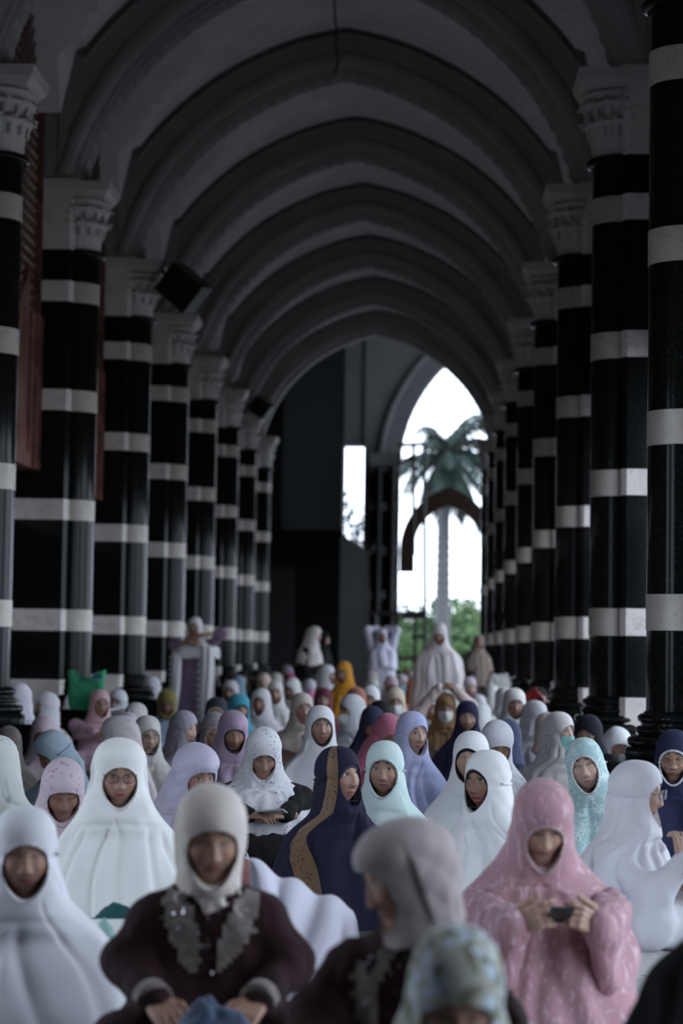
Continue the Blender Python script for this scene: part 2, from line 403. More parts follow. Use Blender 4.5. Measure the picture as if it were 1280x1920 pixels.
# white bands on the left wall between the piers
for n in range(0, 7):
    for a, b in ZB[2:]+[(Z0, .826)]:
        struct(MB().box(XL-.61, XL-.585, YC(n)+.55, YC(n+1), a, b).build('wall_band', MARBLE))
def window(n, idx):
    y0, y1 = YC(n)+.56, YC(n+1)-.01; x = XL-.26
    e = struct(empty(f'window_{idx}', (x, y0, 2.78))); L = y1-y0; H = 7.7-2.78
    fr = MB()
    for o, d, t in ((0, 0, .05), (.10, -.015, .11), (.17, 0, .05)):
        pass
    def strip(ya, yb, xo, za=0, zb=H): fr.box(-.30, xo, ya, yb, za, zb, .008)
    lo_ = 1.45
    for a_, b_, o_ in ((0, .045, 0), (.045, .20, -.02), (.20, .245, 0), (.245, .36, -.04)):
        strip(a_, b_, o_, 0, lo_); strip(L-b_, L-a_, o_, 0, lo_)
    strip(0, .05, -.03); strip(L-.05, L, -.03)
    fr.box(-.30, -.04, .36, L-.36, 0, .14, .008)
    fr.build('frame', COPPER, e)
    pn = MB(); zt = 1.15
    # lower solid panel with a curved upper edge
    ys = np.linspace(.36, L-.36, 15); c = (.36+L-.36)/2
    top = [zt+.75*((y-c)/(L/2-.36))**2 for y in ys]
    V = [(-.07, y, .14) for y in ys]+[(-.07, y, t) for y, t in zip(ys, top)]
    V += [(-.11, y, z) for _, y, z in V]; k = len(ys); fs = []
    for i in range(k-1):
        fs += [(i, i+1, k+i+1, k+i), (2*k+i, 3*k+i, 3*k+i+1, 2*k+i+1), (k+i, k+i+1, 3*k+i+1, 3*k+i)]
    pn.add(V, fs); pn.build('lower_panel', COPPER, e)
    lt = MB(); st = .13
    for d in np.arange(-H, L+H, st):
        for sgn in (1, -1):
            # diagonal bar clipped to the opening, above the panel edge
            a = []; 
            for t in np.linspace(0, 1, 40):
                z = 1.45+t*(H-1.45); y = d+sgn*(z-1.45)*.6
                if .04 < y < L-.04 and z > zt+.75*((y-c)/(L/2-.36))**2-.03 or (.04 < y < .36 or L-.36 < y < L-.04): a.append((-.10+.012*sgn, y, z))
            if len(a) > 1: lt.tube([a[0], a[-1]], .009, 4)
    g = lt.build('lattice', BRASS, e); g['kind'] = 'stuff'
    sd = MB(); rw = 0  # pale studs added to stand in for glints on the lattice
    for z in np.arange(1.5, H, .105):
        rw += 1
        for y in np.arange(.07+.06*(rw % 2), L-.05, .12):
            if z < zt+.75*((y-c)/(L/2-.36))**2+.05 and .36 < y < L-.36: continue
            sd.add([(-.085, y, z), (-.11, y-.026, z), (-.11, y+.026, z), (-.11, y, z-.04), (-.11, y, z+.04)], [(0, 1, 4), (0, 4, 2), (0, 2, 3), (0, 3, 1)])
    g = sd.build('lattice_glints', GLINT, e); g['kind'] = 'stuff'
    MB().box(-.30, -.29, .05, L-.05, 0, H).build('glazing', GLASSBACK, e)
def m_glassback():
    m, nt, b = newmat('old_amber_glass'); b.inputs['Base Color'].default_value = (.05, .035, .025, 1); b.inputs['Roughness'].default_value = .15
    return m
GLASSBACK = m_glassback(); BRASS = plain('brass_lattice', (.16, .08, .06), .4, .3); GLINT = plain('pale_lattice_glint', (.62, .48, .42), .3)
for i, n in enumerate(range(0, 7)): window(n, i+1)
# ---- end of the corridor
YW = 50.0
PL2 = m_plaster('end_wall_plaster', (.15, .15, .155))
def pointed(cx, hw, zs, za, k=14):
    "pointed arch outline left foot to right foot (x,z)"
    h = za-zs; R = (hw*hw+h*h)/(2*hw); a1 = math.asin(min(1, h/R)); P = []
    for t in np.linspace(0, a1, k): P.append((cx-hw+R-R*math.cos(t), zs+R*math.sin(t)))
    return P+[(2*cx-x, z) for x, z in P[::-1][1:]]
def wall_with_arch(name, x0, x1, z0, z1, cx, hw, zs, za, y, th, mat):
    A = [(cx-hw, z0)]+pointed(cx, hw, zs, za)+[(cx+hw, z0)]
    m = MB(); V = []; fs = []
    top = [(x0 if i == 0 else x1 if i == len(A)-1 else x0+(x1-x0)*(i/(len(A)-1)), z1) for i in range(len(A))]
    n = len(A)
    for yy in (y, y+th):
        V += [(a, yy, b) for a, b in A]+[(a, yy, b) for a, b in top]+[(x0, yy, z0), (x1, yy, z0)]
    k = 2*n+2
    for i in range(n-1): fs += [(i, i+1, n+i+1, n+i), (k+i, k+n+i, k+n+i+1, k+i+1), (i, k+i, k+i+1, i+1)]
    fs += [(2*n, 0, n), (2*n+1, 2*n-1, n-1), (k+2*n, k+n, k), (k+2*n+1, k+n-1, k+2*n-1)]
    m.add(V, fs); return struct(m.build(name, mat))
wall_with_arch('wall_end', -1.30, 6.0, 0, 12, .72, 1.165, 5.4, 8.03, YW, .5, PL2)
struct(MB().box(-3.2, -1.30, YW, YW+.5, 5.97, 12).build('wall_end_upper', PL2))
# arch surround moulding on the end wall
Pp = np.array(pointed(.72, 1.165, 5.4, 8.03)); Np = arch_normals(Pp)
V, Fq = sweep(Pp, Np, [(.02, YW), (.02, YW-.05), (.40, YW-.05), (.44, YW-.10), (.52, YW-.10), (.55, YW)])
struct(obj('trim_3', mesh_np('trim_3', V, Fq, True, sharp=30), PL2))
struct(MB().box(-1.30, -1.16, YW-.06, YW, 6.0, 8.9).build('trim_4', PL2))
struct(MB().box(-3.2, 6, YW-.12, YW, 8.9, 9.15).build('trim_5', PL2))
# black block on the left of the far end
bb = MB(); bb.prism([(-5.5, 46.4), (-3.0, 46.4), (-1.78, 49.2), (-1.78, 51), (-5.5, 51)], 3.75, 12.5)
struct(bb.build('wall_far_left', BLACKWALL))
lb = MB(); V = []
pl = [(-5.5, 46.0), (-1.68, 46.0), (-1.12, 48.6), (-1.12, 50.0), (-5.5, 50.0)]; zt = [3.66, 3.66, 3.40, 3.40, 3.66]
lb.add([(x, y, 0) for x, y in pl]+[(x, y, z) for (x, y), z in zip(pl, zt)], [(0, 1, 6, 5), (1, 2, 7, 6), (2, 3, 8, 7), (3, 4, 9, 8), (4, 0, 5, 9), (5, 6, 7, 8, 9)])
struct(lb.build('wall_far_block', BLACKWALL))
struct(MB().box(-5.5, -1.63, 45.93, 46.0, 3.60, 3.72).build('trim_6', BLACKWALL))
struct(MB().box(-3.35, -2.65, 45.97, 46.02, 0, 2.9).build('door_1', BLACKPLASTIC))
# striped pier beside the far arch
fp = tag(empty('far_pier', (-.78, 49.55, 0)), 'dark striped pier left of the tall far archway', 'pier')
z = 0
for a, b in [(x, y) for x, y in ZB[::-1]]+[(5.3, 5.45)]:
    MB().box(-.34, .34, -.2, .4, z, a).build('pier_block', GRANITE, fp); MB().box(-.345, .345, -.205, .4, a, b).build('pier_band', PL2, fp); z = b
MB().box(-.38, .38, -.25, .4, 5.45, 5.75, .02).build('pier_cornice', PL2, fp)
for a in (-.16, .16):
    m = MB(); m.lathe([(.10, 0), (.10, 5.4)], 16, a, -.22); m.build('half_shaft', GRANITE, fp, sharp=40)
# wooden inner arch under the far archway
Pi = np.array(pointed(.72, .80, 3.6, 4.55)); Po = np.array(pointed(.72, 1.15, 3.5, 5.02))
n_ = len(Pi); V = []; fs = []
Ain = [(-.08, 2.99)]+Pi.tolist()+[(1.52, 2.99)]; Aout = [(-.43, 2.99)]+Po.tolist()+[(1.87, 2.99)]; n_ = len(Ain)
for yy in (50.1, 50.35): V += [(x, yy, z) for x, z in Ain]+[(x, yy, z) for x, z in Aout]
for i in range(n_-1):
    fs += [(i, n_+i, n_+i+1, i+1), (2*n_+i, 2*n_+i+1, 3*n_+i+1, 3*n_+i), (i, i+1, 2*n_+i+1, 2*n_+i), (n_+i, 3*n_+i, 3*n_+i+1, n_+i+1)]
fs += [(0, 2*n_, 3*n_, n_), (n_-1, 2*n_-1, 4*n_-1, 3*n_-1)]
tag(MB().add(V, fs).build('wooden_arch', DARKWOOD), 'dark wooden arch inside the tall far archway', 'arch')
# fine screen in the head of the far archway
gr = MB()
for x in np.arange(-.40, 1.85, .12):
    h = np.interp(x, Pp[:, 0], Pp[:, 1])
    gr.box(x-.006, x+.006, 50.42, 50.43, 5.9, h)
for z in np.arange(5.95, 8.0, .12):
    xs = [p[0] for p in Pp if p[1] >= z-.02]
    if xs: gr.box(min(xs), max(xs), 50.42, 50.43, z-.006, z+.006)
g = tag(gr.build('window_screen', STEEL), 'fine mesh screen in the pointed head of the far archway', 'screen')
# steel scaffold frame
sf = tag(empty('scaffold', (0, 49, 0)), 'thin dark steel scaffold standing in front of the far archway', 'scaffold')
def bar(*p): MB().tube([aty(a, b, 49.0)-np.array([0, 49.0, 0]) for a, b in p], .05, 6).build('bar', STEEL, sf)
bar((795, 830), (797, 1275)); bar((688, 1035), (688, 1275)); bar((775, 835), (775, 1040)); bar((745, 835), (800, 832)); bar((688, 1150), (797, 1150)); bar((745, 1158), (797, 1157))
bar((703, 1150), (703, 1260)); bar((778, 1155), (778, 1260)); bar((745, 1235), (797, 1235)); bar((770, 1195), (797, 1194)); bar((755, 862), (782, 862)); bar((745, 872), (775, 855))
# ---- floor and ground outside
def m_floor():
    m, nt, b = newmat('polished_dark_floor'); v = coords(nt); n = noise(nt, v, 1.5, 5, .6)
    c = ramp(nt, n.outputs['Fac'], [(.3, (.16, .16, .17)), (.7, (.24, .24, .25))]); nt.links.new(c, b.inputs['Base Color']); b.inputs['Roughness'].default_value = .25
    return m
struct(MB().box(-6, 6, -14, 51, -.25, 0).build('floor', m_floor()))
def m_ground():  # pale ground made up to bounce light up into the vault
    m, nt, b = newmat('pale_bounce_ground'); v = coords(nt); n = noise(nt, v, .6, 4); c = ramp(nt, n.outputs['Fac'], [(.3, (.56, .555, .54)), (.7, (.66, .655, .64))]); nt.links.new(c, b.inputs['Base Color']); b.inputs['Roughness'].default_value = .8
    return m
struct(MB().box(-160, 160, -120, 260, -.6, -.26).build('ground', m_ground()))
# ---- speakers on the left capitals
def speaker(pos, s, label):
    e = tag(empty('loudspeaker', pos), label, 'speaker')
    e.rotation_euler = (math.radians(12), math.radians(40), math.radians(-8))
    MB().box(-.19*s, .19*s, -.14*s, .14*s, -.16*s, .16*s, .012).build('cabinet', BLACKPLASTIC, e)
    g = MB(); g.box(-.175*s, .175*s, -.155*s, -.14*s, -.145*s, .145*s, .006); g.build('grille', BLACKPLASTIC, e)
    b = MB(); b.tube([(-.19*s, .05, 0), (-.27*s, .10, -.04), (-.33*s, .12, -.03)], .022, 8); b.box(-.36*s, -.30*s, .08, .16, -.10, .05, .006); b.build('bracket', BLACKPLASTIC, e)
p = aty(344, 540, YC(2)+.05); speaker(p, 1.2, 'black loudspeaker box tilted on the third left capital')
p = aty(490, 763, YC(6)-.25); speaker(p, 1.0, 'far black loudspeaker box mounted by the dark end wall')
# ------------------------------------------------------------------ fabrics and skin
FAB = {}
def fabric(color, pat=None, pc=(.1, .1, .1), ps=40.0, rough=.85, sheen=.15, key=None, spec=.25):
    k = (color, pat, pc, ps, rough)
    if k in FAB: return FAB[k]
    m, nt, b = newmat('cloth_%d' % len(FAB)); v = coords(nt)
    n = noise(nt, v, 6, 3); base = mix(nt, n.outputs['Fac'], tuple(x*.90 for x in color), tuple(min(1, x*1.06) for x in color))
    if pat == 'floral':
        nz = noise(nt, v, ps*.5, 2); va = N(nt, 'ShaderNodeVectorMath', operation='MULTIPLY_ADD')
        nt.links.new(nz.outputs['Color'], va.inputs[0]); va.inputs[1].default_value = (.03, .03, .03); nt.links.new(v, va.inputs[2])
        vo = N(nt, 'ShaderNodeTexVoronoi'); vo.inputs['Scale'].default_value = ps; nt.links.new(va.outputs[0], vo.inputs['Vector'])
        f = ramp(nt, vo.outputs['Distance'], [(.22, (1, 1, 1)), (.34, (0, 0, 0))])
        n3 = noise(nt, v, ps*.16, 2); f2 = ramp(nt, n3.outputs['Fac'], [(.46, (0, 0, 0)), (.54, (1, 1, 1))])
        mm = N(nt, 'ShaderNodeMix', data_type='RGBA', blend_type='MULTIPLY'); mm.inputs[0].default_value = 1; nt.links.new(f, mm.inputs[6]); nt.links.new(f2, mm.inputs[7])
        base = mix(nt, mm.outputs[2], base, pc)
    elif pat == 'lace':
        vo = N(nt, 'ShaderNodeTexVoronoi', feature='DISTANCE_TO_EDGE'); vo.inputs['Scale'].default_value = ps; nt.links.new(v, vo.inputs['Vector'])
        f = ramp(nt, vo.outputs['Distance'], [(.06, (1, 1, 1)), (.16, (0, 0, 0))])
        n3 = noise(nt, v, ps*.35, 2, .5); f2 = ramp(nt, n3.outputs['Fac'], [(.44, (0, 0, 0)), (.56, (1, 1, 1))])
        mm = N(nt, 'ShaderNodeMix', data_type='RGBA', blend_type='MULTIPLY'); mm.inputs[0].default_value = 1; nt.links.new(f, mm.inputs[6]); nt.links.new(f2, mm.inputs[7])
        base = mix(nt, mm.outputs[2], base, pc)
    elif pat == 'blotch':
        n3 = noise(nt, v, ps, 2, .8); f = ramp(nt, n3.outputs['Fac'], [(.40, (0, 0, 0)), (.58, (1, 1, 1))]); base = mix(nt, f, base, pc)
    elif pat == 'camo':
        n3 = noise(nt, v, ps, 1, .6); n4 = noise(nt, v, ps*1.3, 1, .4)
        base = mix(nt, ramp(nt, n3.outputs['Fac'], [(.46, (0, 0, 0)), (.54, (1, 1, 1))]), base, pc)
        base = mix(nt, ramp(nt, n4.outputs['Fac'], [(.52, (0, 0, 0)), (.60, (1, 1, 1))]), base, (.55, .66, .78))
    elif pat == 'streak':
        vs = coords(nt, (ps, ps, ps*.12)); n3 = noise(nt, vs, 1.0, 3, .5); f = ramp(nt, n3.outputs['Fac'], [(.56, (0, 0, 0)), (.66, (1, 1, 1))]); base = mix(nt, f, base, pc)
    elif pat == 'panel':      # coloured border panels running down the front, local x
        sx = N(nt, 'ShaderNodeSeparateXYZ'); nt.links.new(v, sx.inputs[0])
        n3 = noise(nt, v, 30, 2); ad = N(nt, 'ShaderNodeMath', operation='MULTIPLY_ADD'); nt.links.new(n3.outputs['Fac'], ad.inputs[0]); ad.inputs[1].default_value = .03; nt.links.new(sx.outputs['X'], ad.inputs[2])
        f = ramp(nt, ad.outputs[0], [(0.0, (0, 0, 0)), (.5, (0, 0, 0))])
        base = base
    nt.links.new(base, b.inputs['Base Color']); b.inputs['Roughness'].default_value = rough
    b.inputs['Sheen Weight'].default_value = sheen if max(color) > .12 else .02; b.inputs['Specular IOR Level'].default_value = spec
    wv = noise(nt, v, 420, 1); bump(nt, b, wv.outputs['Fac'], .08, .002)
    FAB[k] = m; return m
def m_skin():
    m, nt, b = newmat('skin'); a = N(nt, 'ShaderNodeVertexColor', layer_name='Col')
    nt.links.new(a.outputs['Color'], b.inputs['Base Color']); b.inputs['Roughness'].default_value = .5; b.inputs['Specular IOR Level'].default_value = .4
    b.inputs['Subsurface Weight'].default_value = .08; b.inputs['Subsurface Radius'].default_value = (.01, .004, .002)
    return m
SKIN = m_skin()
LENS = None
def m_lens():
    m, nt, b = newmat('spectacle_lens'); b.inputs['Transmission Weight'].default_value = 1.0; b.inputs['IOR'].default_value = 1.05; b.inputs['Roughness'].default_value = .02
    return m
LENS = m_lens()
FRAME_DARK = plain('dark_spectacle_frame', (.02, .015, .015), .3)
FRAME_GOLD = plain('gold_spectacle_frame', (.45, .34, .2), .3, .8)
MASKW = fabric((.74, .75, .74)); MASKT = fabric((.28, .62, .58)); MASKB = fabric((.25, .55, .72))

# ------------------------------------------------------------------ numeric helpers
def rotz(a): c, s = math.cos(a), math.sin(a); return np.array([[c, -s, 0], [s, c, 0], [0, 0, 1.]])
def rotx(a): c, s = math.cos(a), math.sin(a); return np.array([[1., 0, 0], [0, c, -s], [0, s, c]])
def roty(a): c, s = math.cos(a), math.sin(a); return np.array([[c, 0, s], [0, 1., 0], [-s, 0, c]])
def g1(x, m, s): return np.exp(-((x-m)/s)**2)
def sstep(a, b, x): t = np.clip((x-a)/(b-a), 0, 1); return t*t*(3-2*t)

def sdf_mesh(caps, h, k=.02):
    "smooth union of tapered capsules (p0, r0, p1, r1[, squash]) -> surface-net mesh"
    pts = np.array([c[0] for c in caps]+[c[2] for c in caps]); rr = max(max(c[1], c[3]) for c in caps)
    lo = pts.min(0)-rr-3*h-k; hi = pts.max(0)+rr+3*h+k; n = np.ceil((hi-lo)/h).astype(int)+1
    D = np.full(n, 1.0, dtype=np.float32); ax = [lo[i]+h*np.arange(n[i]) for i in range(3)]
    for c in caps:
        p0, r0, p1, r1 = np.array(c[0], float), c[1], np.array(c[2], float), c[3]
        rm = max(r0, r1)+k*1.6+2.5*h
        a = np.maximum(((np.minimum(p0, p1)-rm-lo)/h).astype(int), 0); b = np.minimum(((np.maximum(p0, p1)+rm-lo)/h).astype(int)+2, n)
        X, Y, Z = np.meshgrid(ax[0][a[0]:b[0]], ax[1][a[1]:b[1]], ax[2][a[2]:b[2]], indexing='ij', sparse=True)
        d = p1-p0; L2 = d@d+1e-9
        t = np.clip(((X-p0[0])*d[0]+(Y-p0[1])*d[1]+(Z-p0[2])*d[2])/L2, 0, 1)
        dist = np.sqrt((X-p0[0]-t*d[0])**2+(Y-p0[1]-t*d[1])**2+(Z-p0[2]-t*d[2])**2)-(r0+(r1-r0)*t)
        S = D[a[0]:b[0], a[1]:b[1], a[2]:b[2]]
        hh = np.clip(k-np.abs(S-dist), 0, None)/k
        D[a[0]:b[0], a[1]:b[1], a[2]:b[2]] = np.minimum(S, dist)-hh*hh*k*.25
    ins = D < 0
    c8 = [(i, j, l) for i in (0, 1) for j in (0, 1) for l in (0, 1)]
    def sh(A, o): return A[o[0]:A.shape[0]-1+o[0], o[1]:A.shape[1]-1+o[1], o[2]:A.shape[2]-1+o[2]]
    cnt = sum(sh(ins, o).astype(np.int8) for o in c8); act = (cnt > 0) & (cnt < 8)
    idx = np.full(act.shape, -1, dtype=np.int64); idx[act] = np.arange(act.sum())
    C = np.argwhere(act); acc = np.zeros((len(C), 3)); num = np.zeros(len(C))
    for o in c8:
        for d in range(3):
            if o[d]: continue
            o2 = list(o); o2[d] = 1
            v0 = D[C[:, 0]+o[0], C[:, 1]+o[1], C[:, 2]+o[2]]; v1 = D[C[:, 0]+o2[0], C[:, 1]+o2[1], C[:, 2]+o2[2]]
            s = (v0 < 0) != (v1 < 0); t = np.where(s, v0/np.where(s, v0-v1, 1), 0)
            p = np.tile(np.array(o, float), (len(C), 1)); p[:, d] += t
            acc += p*s[:, None]; num += s
    V = lo+h*(C+acc/num[:, None]); Q = []
    for d in range(3):
        e = (d+1) % 3; f = (d+2) % 3
        A = ins.take(range(0, ins.shape[d]-1), d); B = ins.take(range(1, ins.shape[d]), d)
        for sgn in (0, 1):
            I = np.argwhere((A & ~B) if sgn == 0 else (~A & B))
            I = I[(I[:, e] > 0) & (I[:, f] > 0) & (I[:, e] < act.shape[e]) & (I[:, f] < act.shape[f]) & (I[:, d] < act.shape[d])]
            q = []
            for de, df in ((-1, -1), (0, -1), (0, 0), (-1, 0)):
                J = I.copy(); J[:, e] += de; J[:, f] += df; q.append(idx[J[:, 0], J[:, 1], J[:, 2]])
            q = np.stack(q, 1)
            Q.append(q if sgn == 0 else q[:, ::-1])
    Q = np.concatenate(Q); Q = Q[(Q >= 0).all(1)]
    return V, Q
def normals(V, Q):
    n = np.cross(V[Q[:, 2]]-V[Q[:, 0]], V[Q[:, 3]]-V[Q[:, 1]]) if Q.shape[1] == 4 else np.cross(V[Q[:, 1]]-V[Q[:, 0]], V[Q[:, 2]]-V[Q[:, 0]])
    out = np.zeros_like(V)
    for i in range(Q.shape[1]): np.add.at(out, Q[:, i], n)
    return out/(np.linalg.norm(out, axis=1)[:, None]+1e-12)
def wrinkle(V, Q, amp, freq, seed=0, zst=.35):
    r = np.random.RandomState(seed); nn = normals(V, Q); d = np.zeros(len(V))
    for i in range(9):
        k = r.normal(size=3)*freq*(1+.7*i/4); k[2] *= zst; d += np.abs(np.cos(V@k+r.rand()*6.28+.8*np.sin(V@(k[::-1]*.5)+r.rand()*6)))/(1+.35*i)
    d = d-d.mean(); return V+nn*(amp*d/ (d.std()+1e-9))[:, None]

# ------------------------------------------------------------------ head
def head_mesh(lod, tone, P):
    nt_, nf = {3: (96, 96), 2: (58, 58), 1: (36, 36)}[lod]
    u = np.linspace(-1, 1, nf, endpoint=False); phi = math.pi*np.sign(u)*np.abs(u)**1.55
    th = np.linspace(.0, math.pi, nt_); th = th+.16*np.sin(2*th)*-.6
    T, Ph = np.meshgrid(th, phi, indexing='ij')
    wd = P.get('fw', 1.0)
    x = .079*wd*np.sin(T)*np.sin(Ph); y = -np.sin(T)*np.cos(Ph); y = np.where(y < 0, y*.090, y*.098); z = .116*np.cos(T)
    fr = sstep(-.1, .5, np.cos(Ph))*np.sin(T)
    jaw = np.clip((-z-.02)/.095, 0, 1); x = x*(1-.30*jaw**1.6); y = y*(1-.10*jaw)
    back = sstep(.0, .6, -np.cos(Ph)); z = np.where(z < 0, z*(1-.35*back), z)
    y = y - fr*.010*sstep(.05, -.1, z)          # lower face forward
    ax = np.abs(x); d = np.zeros_like(x)
    prof = np.interp(z, [-.047, -.040, -.031, -.022, .006, .026], [0, .6, 1, .8, .34, 0])
    d += .0195*prof*np.exp(-(x/(.0095+.0055*sstep(.01, -.03, z)))**2)
    d += .0085*g1(ax, .0135, .0065)*g1(z, -.032, .0075)
    d += .004*g1(z, .036, .010)*g1(ax, .028, .022)
    d += -.0100*g1(ax, .029, .016)*g1(z, .017, .012)
    d += .0085*g1(ax, .031, .012)*g1(z, .013, .0080)
    d += .0055*g1(ax, .042, .020)*g1(z, -.022, .020)
    mo = P.get('mouth', 0.0)
    d += .0062*g1(ax, 0, .019)*g1(z, -.0580+.002*mo, .0050)+.0066*g1(ax, 0, .016)*g1(z, -.0705-.006*mo, .0058)
    d += -(.0042+.010*mo)*g1(ax, 0, .019)*g1(z, -.0642-.002*mo, .0026+.004*mo)
    d += .0075*g1(ax, 0, .020)*g1(z, -.101, .013)-.003*g1(ax, 0, .02)*g1(z, -.083, .006)
    if P.get('age'): d += -.0022*g1(ax-.35*(-z-.03), .024, .0035)*sstep(-.03, -.045, z)*sstep(-.085, -.07, z)-.0015*g1(z, -.002, .004)*g1(ax, .03, .014)
    y = y-d*fr
    cx = np.array(tone, float); c = np.ones(x.shape+(3,))*cx
    blend = lambda c, f, col: c*(1-f[..., None])+np.array(col)*f[..., None]
    front = (np.cos(Ph) > .1)
    if not P.get('plain'):
        c = blend(c, .35*g1(ax, .045, .018)*g1(z, -.02, .018)*front, tuple(cx*np.array([1.12, .80, .78])))
        lipc = P.get('lip', (.30, .085, .085))
        lip = sstep(1.15, .75, (x/.0225)**2+((z+.0642+.003*mo)/(.0105+.005*mo))**2)*front; c = blend(c, lip*.85, lipc)
        c = blend(c, .85*g1(ax, 0, .017)*g1(z, -.0642-.002*mo, .0016+.004*mo)*front, (.05, .015, .015))
        br = sstep(.0062, .0034, np.abs(z-(.0375+.0045*np.sin(np.clip((ax-.012)/.038, 0, 1)*2.4))))*sstep(.010, .016, ax)*sstep(.052, .044, ax)*front
        c = blend(c, br*.85, (.025, .018, .015))
        eo = P.get('eyes', .8); hgt = .0088*eo+.0006
        dx = (ax-.0305)/.0182; alm = np.clip(1-dx*dx, 0, None)
        up_ = hgt*alm**.8; lowr = hgt*.75*alm
        zz = z-(.0135-.002*(1-eo))
        ins = (zz < up_) & (zz > -lowr) & (np.abs(dx) < 1) & front & (eo > .3)
        c = blend(c, ins*1.0, (.50, .46, .43))
        gx = P.get('gaze', 0.0)*.005
        iris = (((x-np.sign(x)*.0305-gx)**2+(zz-.0005)**2) < .0078**2) & ins; c = blend(c, iris*1.0, (.025, .015, .012))
        lash = sstep(.0040, .0018, np.abs(zz-up_))*(np.abs(dx) < 1.05)*front; c = blend(c, lash*.9, (.03, .022, .02))
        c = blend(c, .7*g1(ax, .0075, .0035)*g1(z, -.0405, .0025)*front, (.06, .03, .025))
        c = blend(c, .45*g1(ax, .029, .018)*g1(z, .012, .013)*front*(1-ins*1.0), tuple(cx*.55))  # darker skin around the eyes, doubling as painted socket shade
    V = np.stack([x, y, z], -1).reshape(-1, 3); C = c.reshape(-1, 3)
    i = np.arange(nt_-1)[:, None]*nf; j = np.arange(nf)[None]; j2 = (j+1) % nf
    Q = np.stack([i+j, i+nf+j, i+nf+j2, i+j2], -1).reshape(-1, 4)
    return V*P.get('hsc', 1.0), Q, C
# ------------------------------------------------------------------ hood, cape, robe lofts
HOODROWS = [(.134, .002, .002, .002), (.130, .030, .032, .036), (.114, .058, .063, .072), (.084, .076, .086, .096), (.044, .085, .097, .110), (.0, .088, .099, .114),
            (-.04, .091, .100, .114), (-.08, .097, .103, .114), (-.115, .106, .108, .116), (-.145, .116, .113, .120)]
CLOSEROWS = [(.134, .002, .002, .002), (.130, .030, .032, .036), (.114, .058, .063, .072), (.084, .076, .086, .096), (.044, .085, .097, .110), (.0, .087, .099, .113),
            (-.04, .085, .099, .105), (-.08, .081, .100, .095), (-.115, .077, .100, .086), (-.140, .078, .092, .082)]
def ring(a, bf, bb, phi, e=1.0):
    s, c = np.sin(phi), np.cos(phi)
    if e != 1.0: s = np.sign(s)*np.abs(s)**e; c = np.sign(c)*np.abs(c)**e
    return a[:, None]*s[None], np.where(c[None] > 0, -bf[:, None]*c[None], -bb[:, None]*c[None])
def loft_faces(m, k):
    i = np.arange(m-1)[:, None]*k; j = np.arange(k)[None]; j2 = (j+1) % k
    return np.stack([i+j, i+k+j, i+k+j2, i+j2], -1).reshape(-1, 4)
def folds(phi, t, r, amp, n=15):
    "irregular hanging folds: soft ridges and narrower valleys that start, drift and fan out; phi (k,), t (m,) 0..1"
    out = np.zeros((len(t), len(phi)))
    for i in range(n*2):
        v = i >= n; c0 = r.uniform(-math.pi, math.pi); dr = r.uniform(-.45, .45); w_ = (r.uniform(.05, .09) if v else r.uniform(.09, .20))*(1+.3*t); t0 = r.uniform(-.3, .35)
        d = (phi[None]-(c0+dr*t)[:, None]+.06*np.sin(t*8+r.rand()*6)[:, None]+math.pi) % (2*math.pi)-math.pi
        out += (-.85 if v else .75)*r.uniform(.5, 1.2)*np.exp(-(d/w_[:, None])**2)*sstep(t0, t0+.3, t)[:, None]*sstep(1.5, .9, t+r.uniform(-.2, .3))[:, None]
    return np.clip(out, -1.3, 1.3)*amp[:, None]
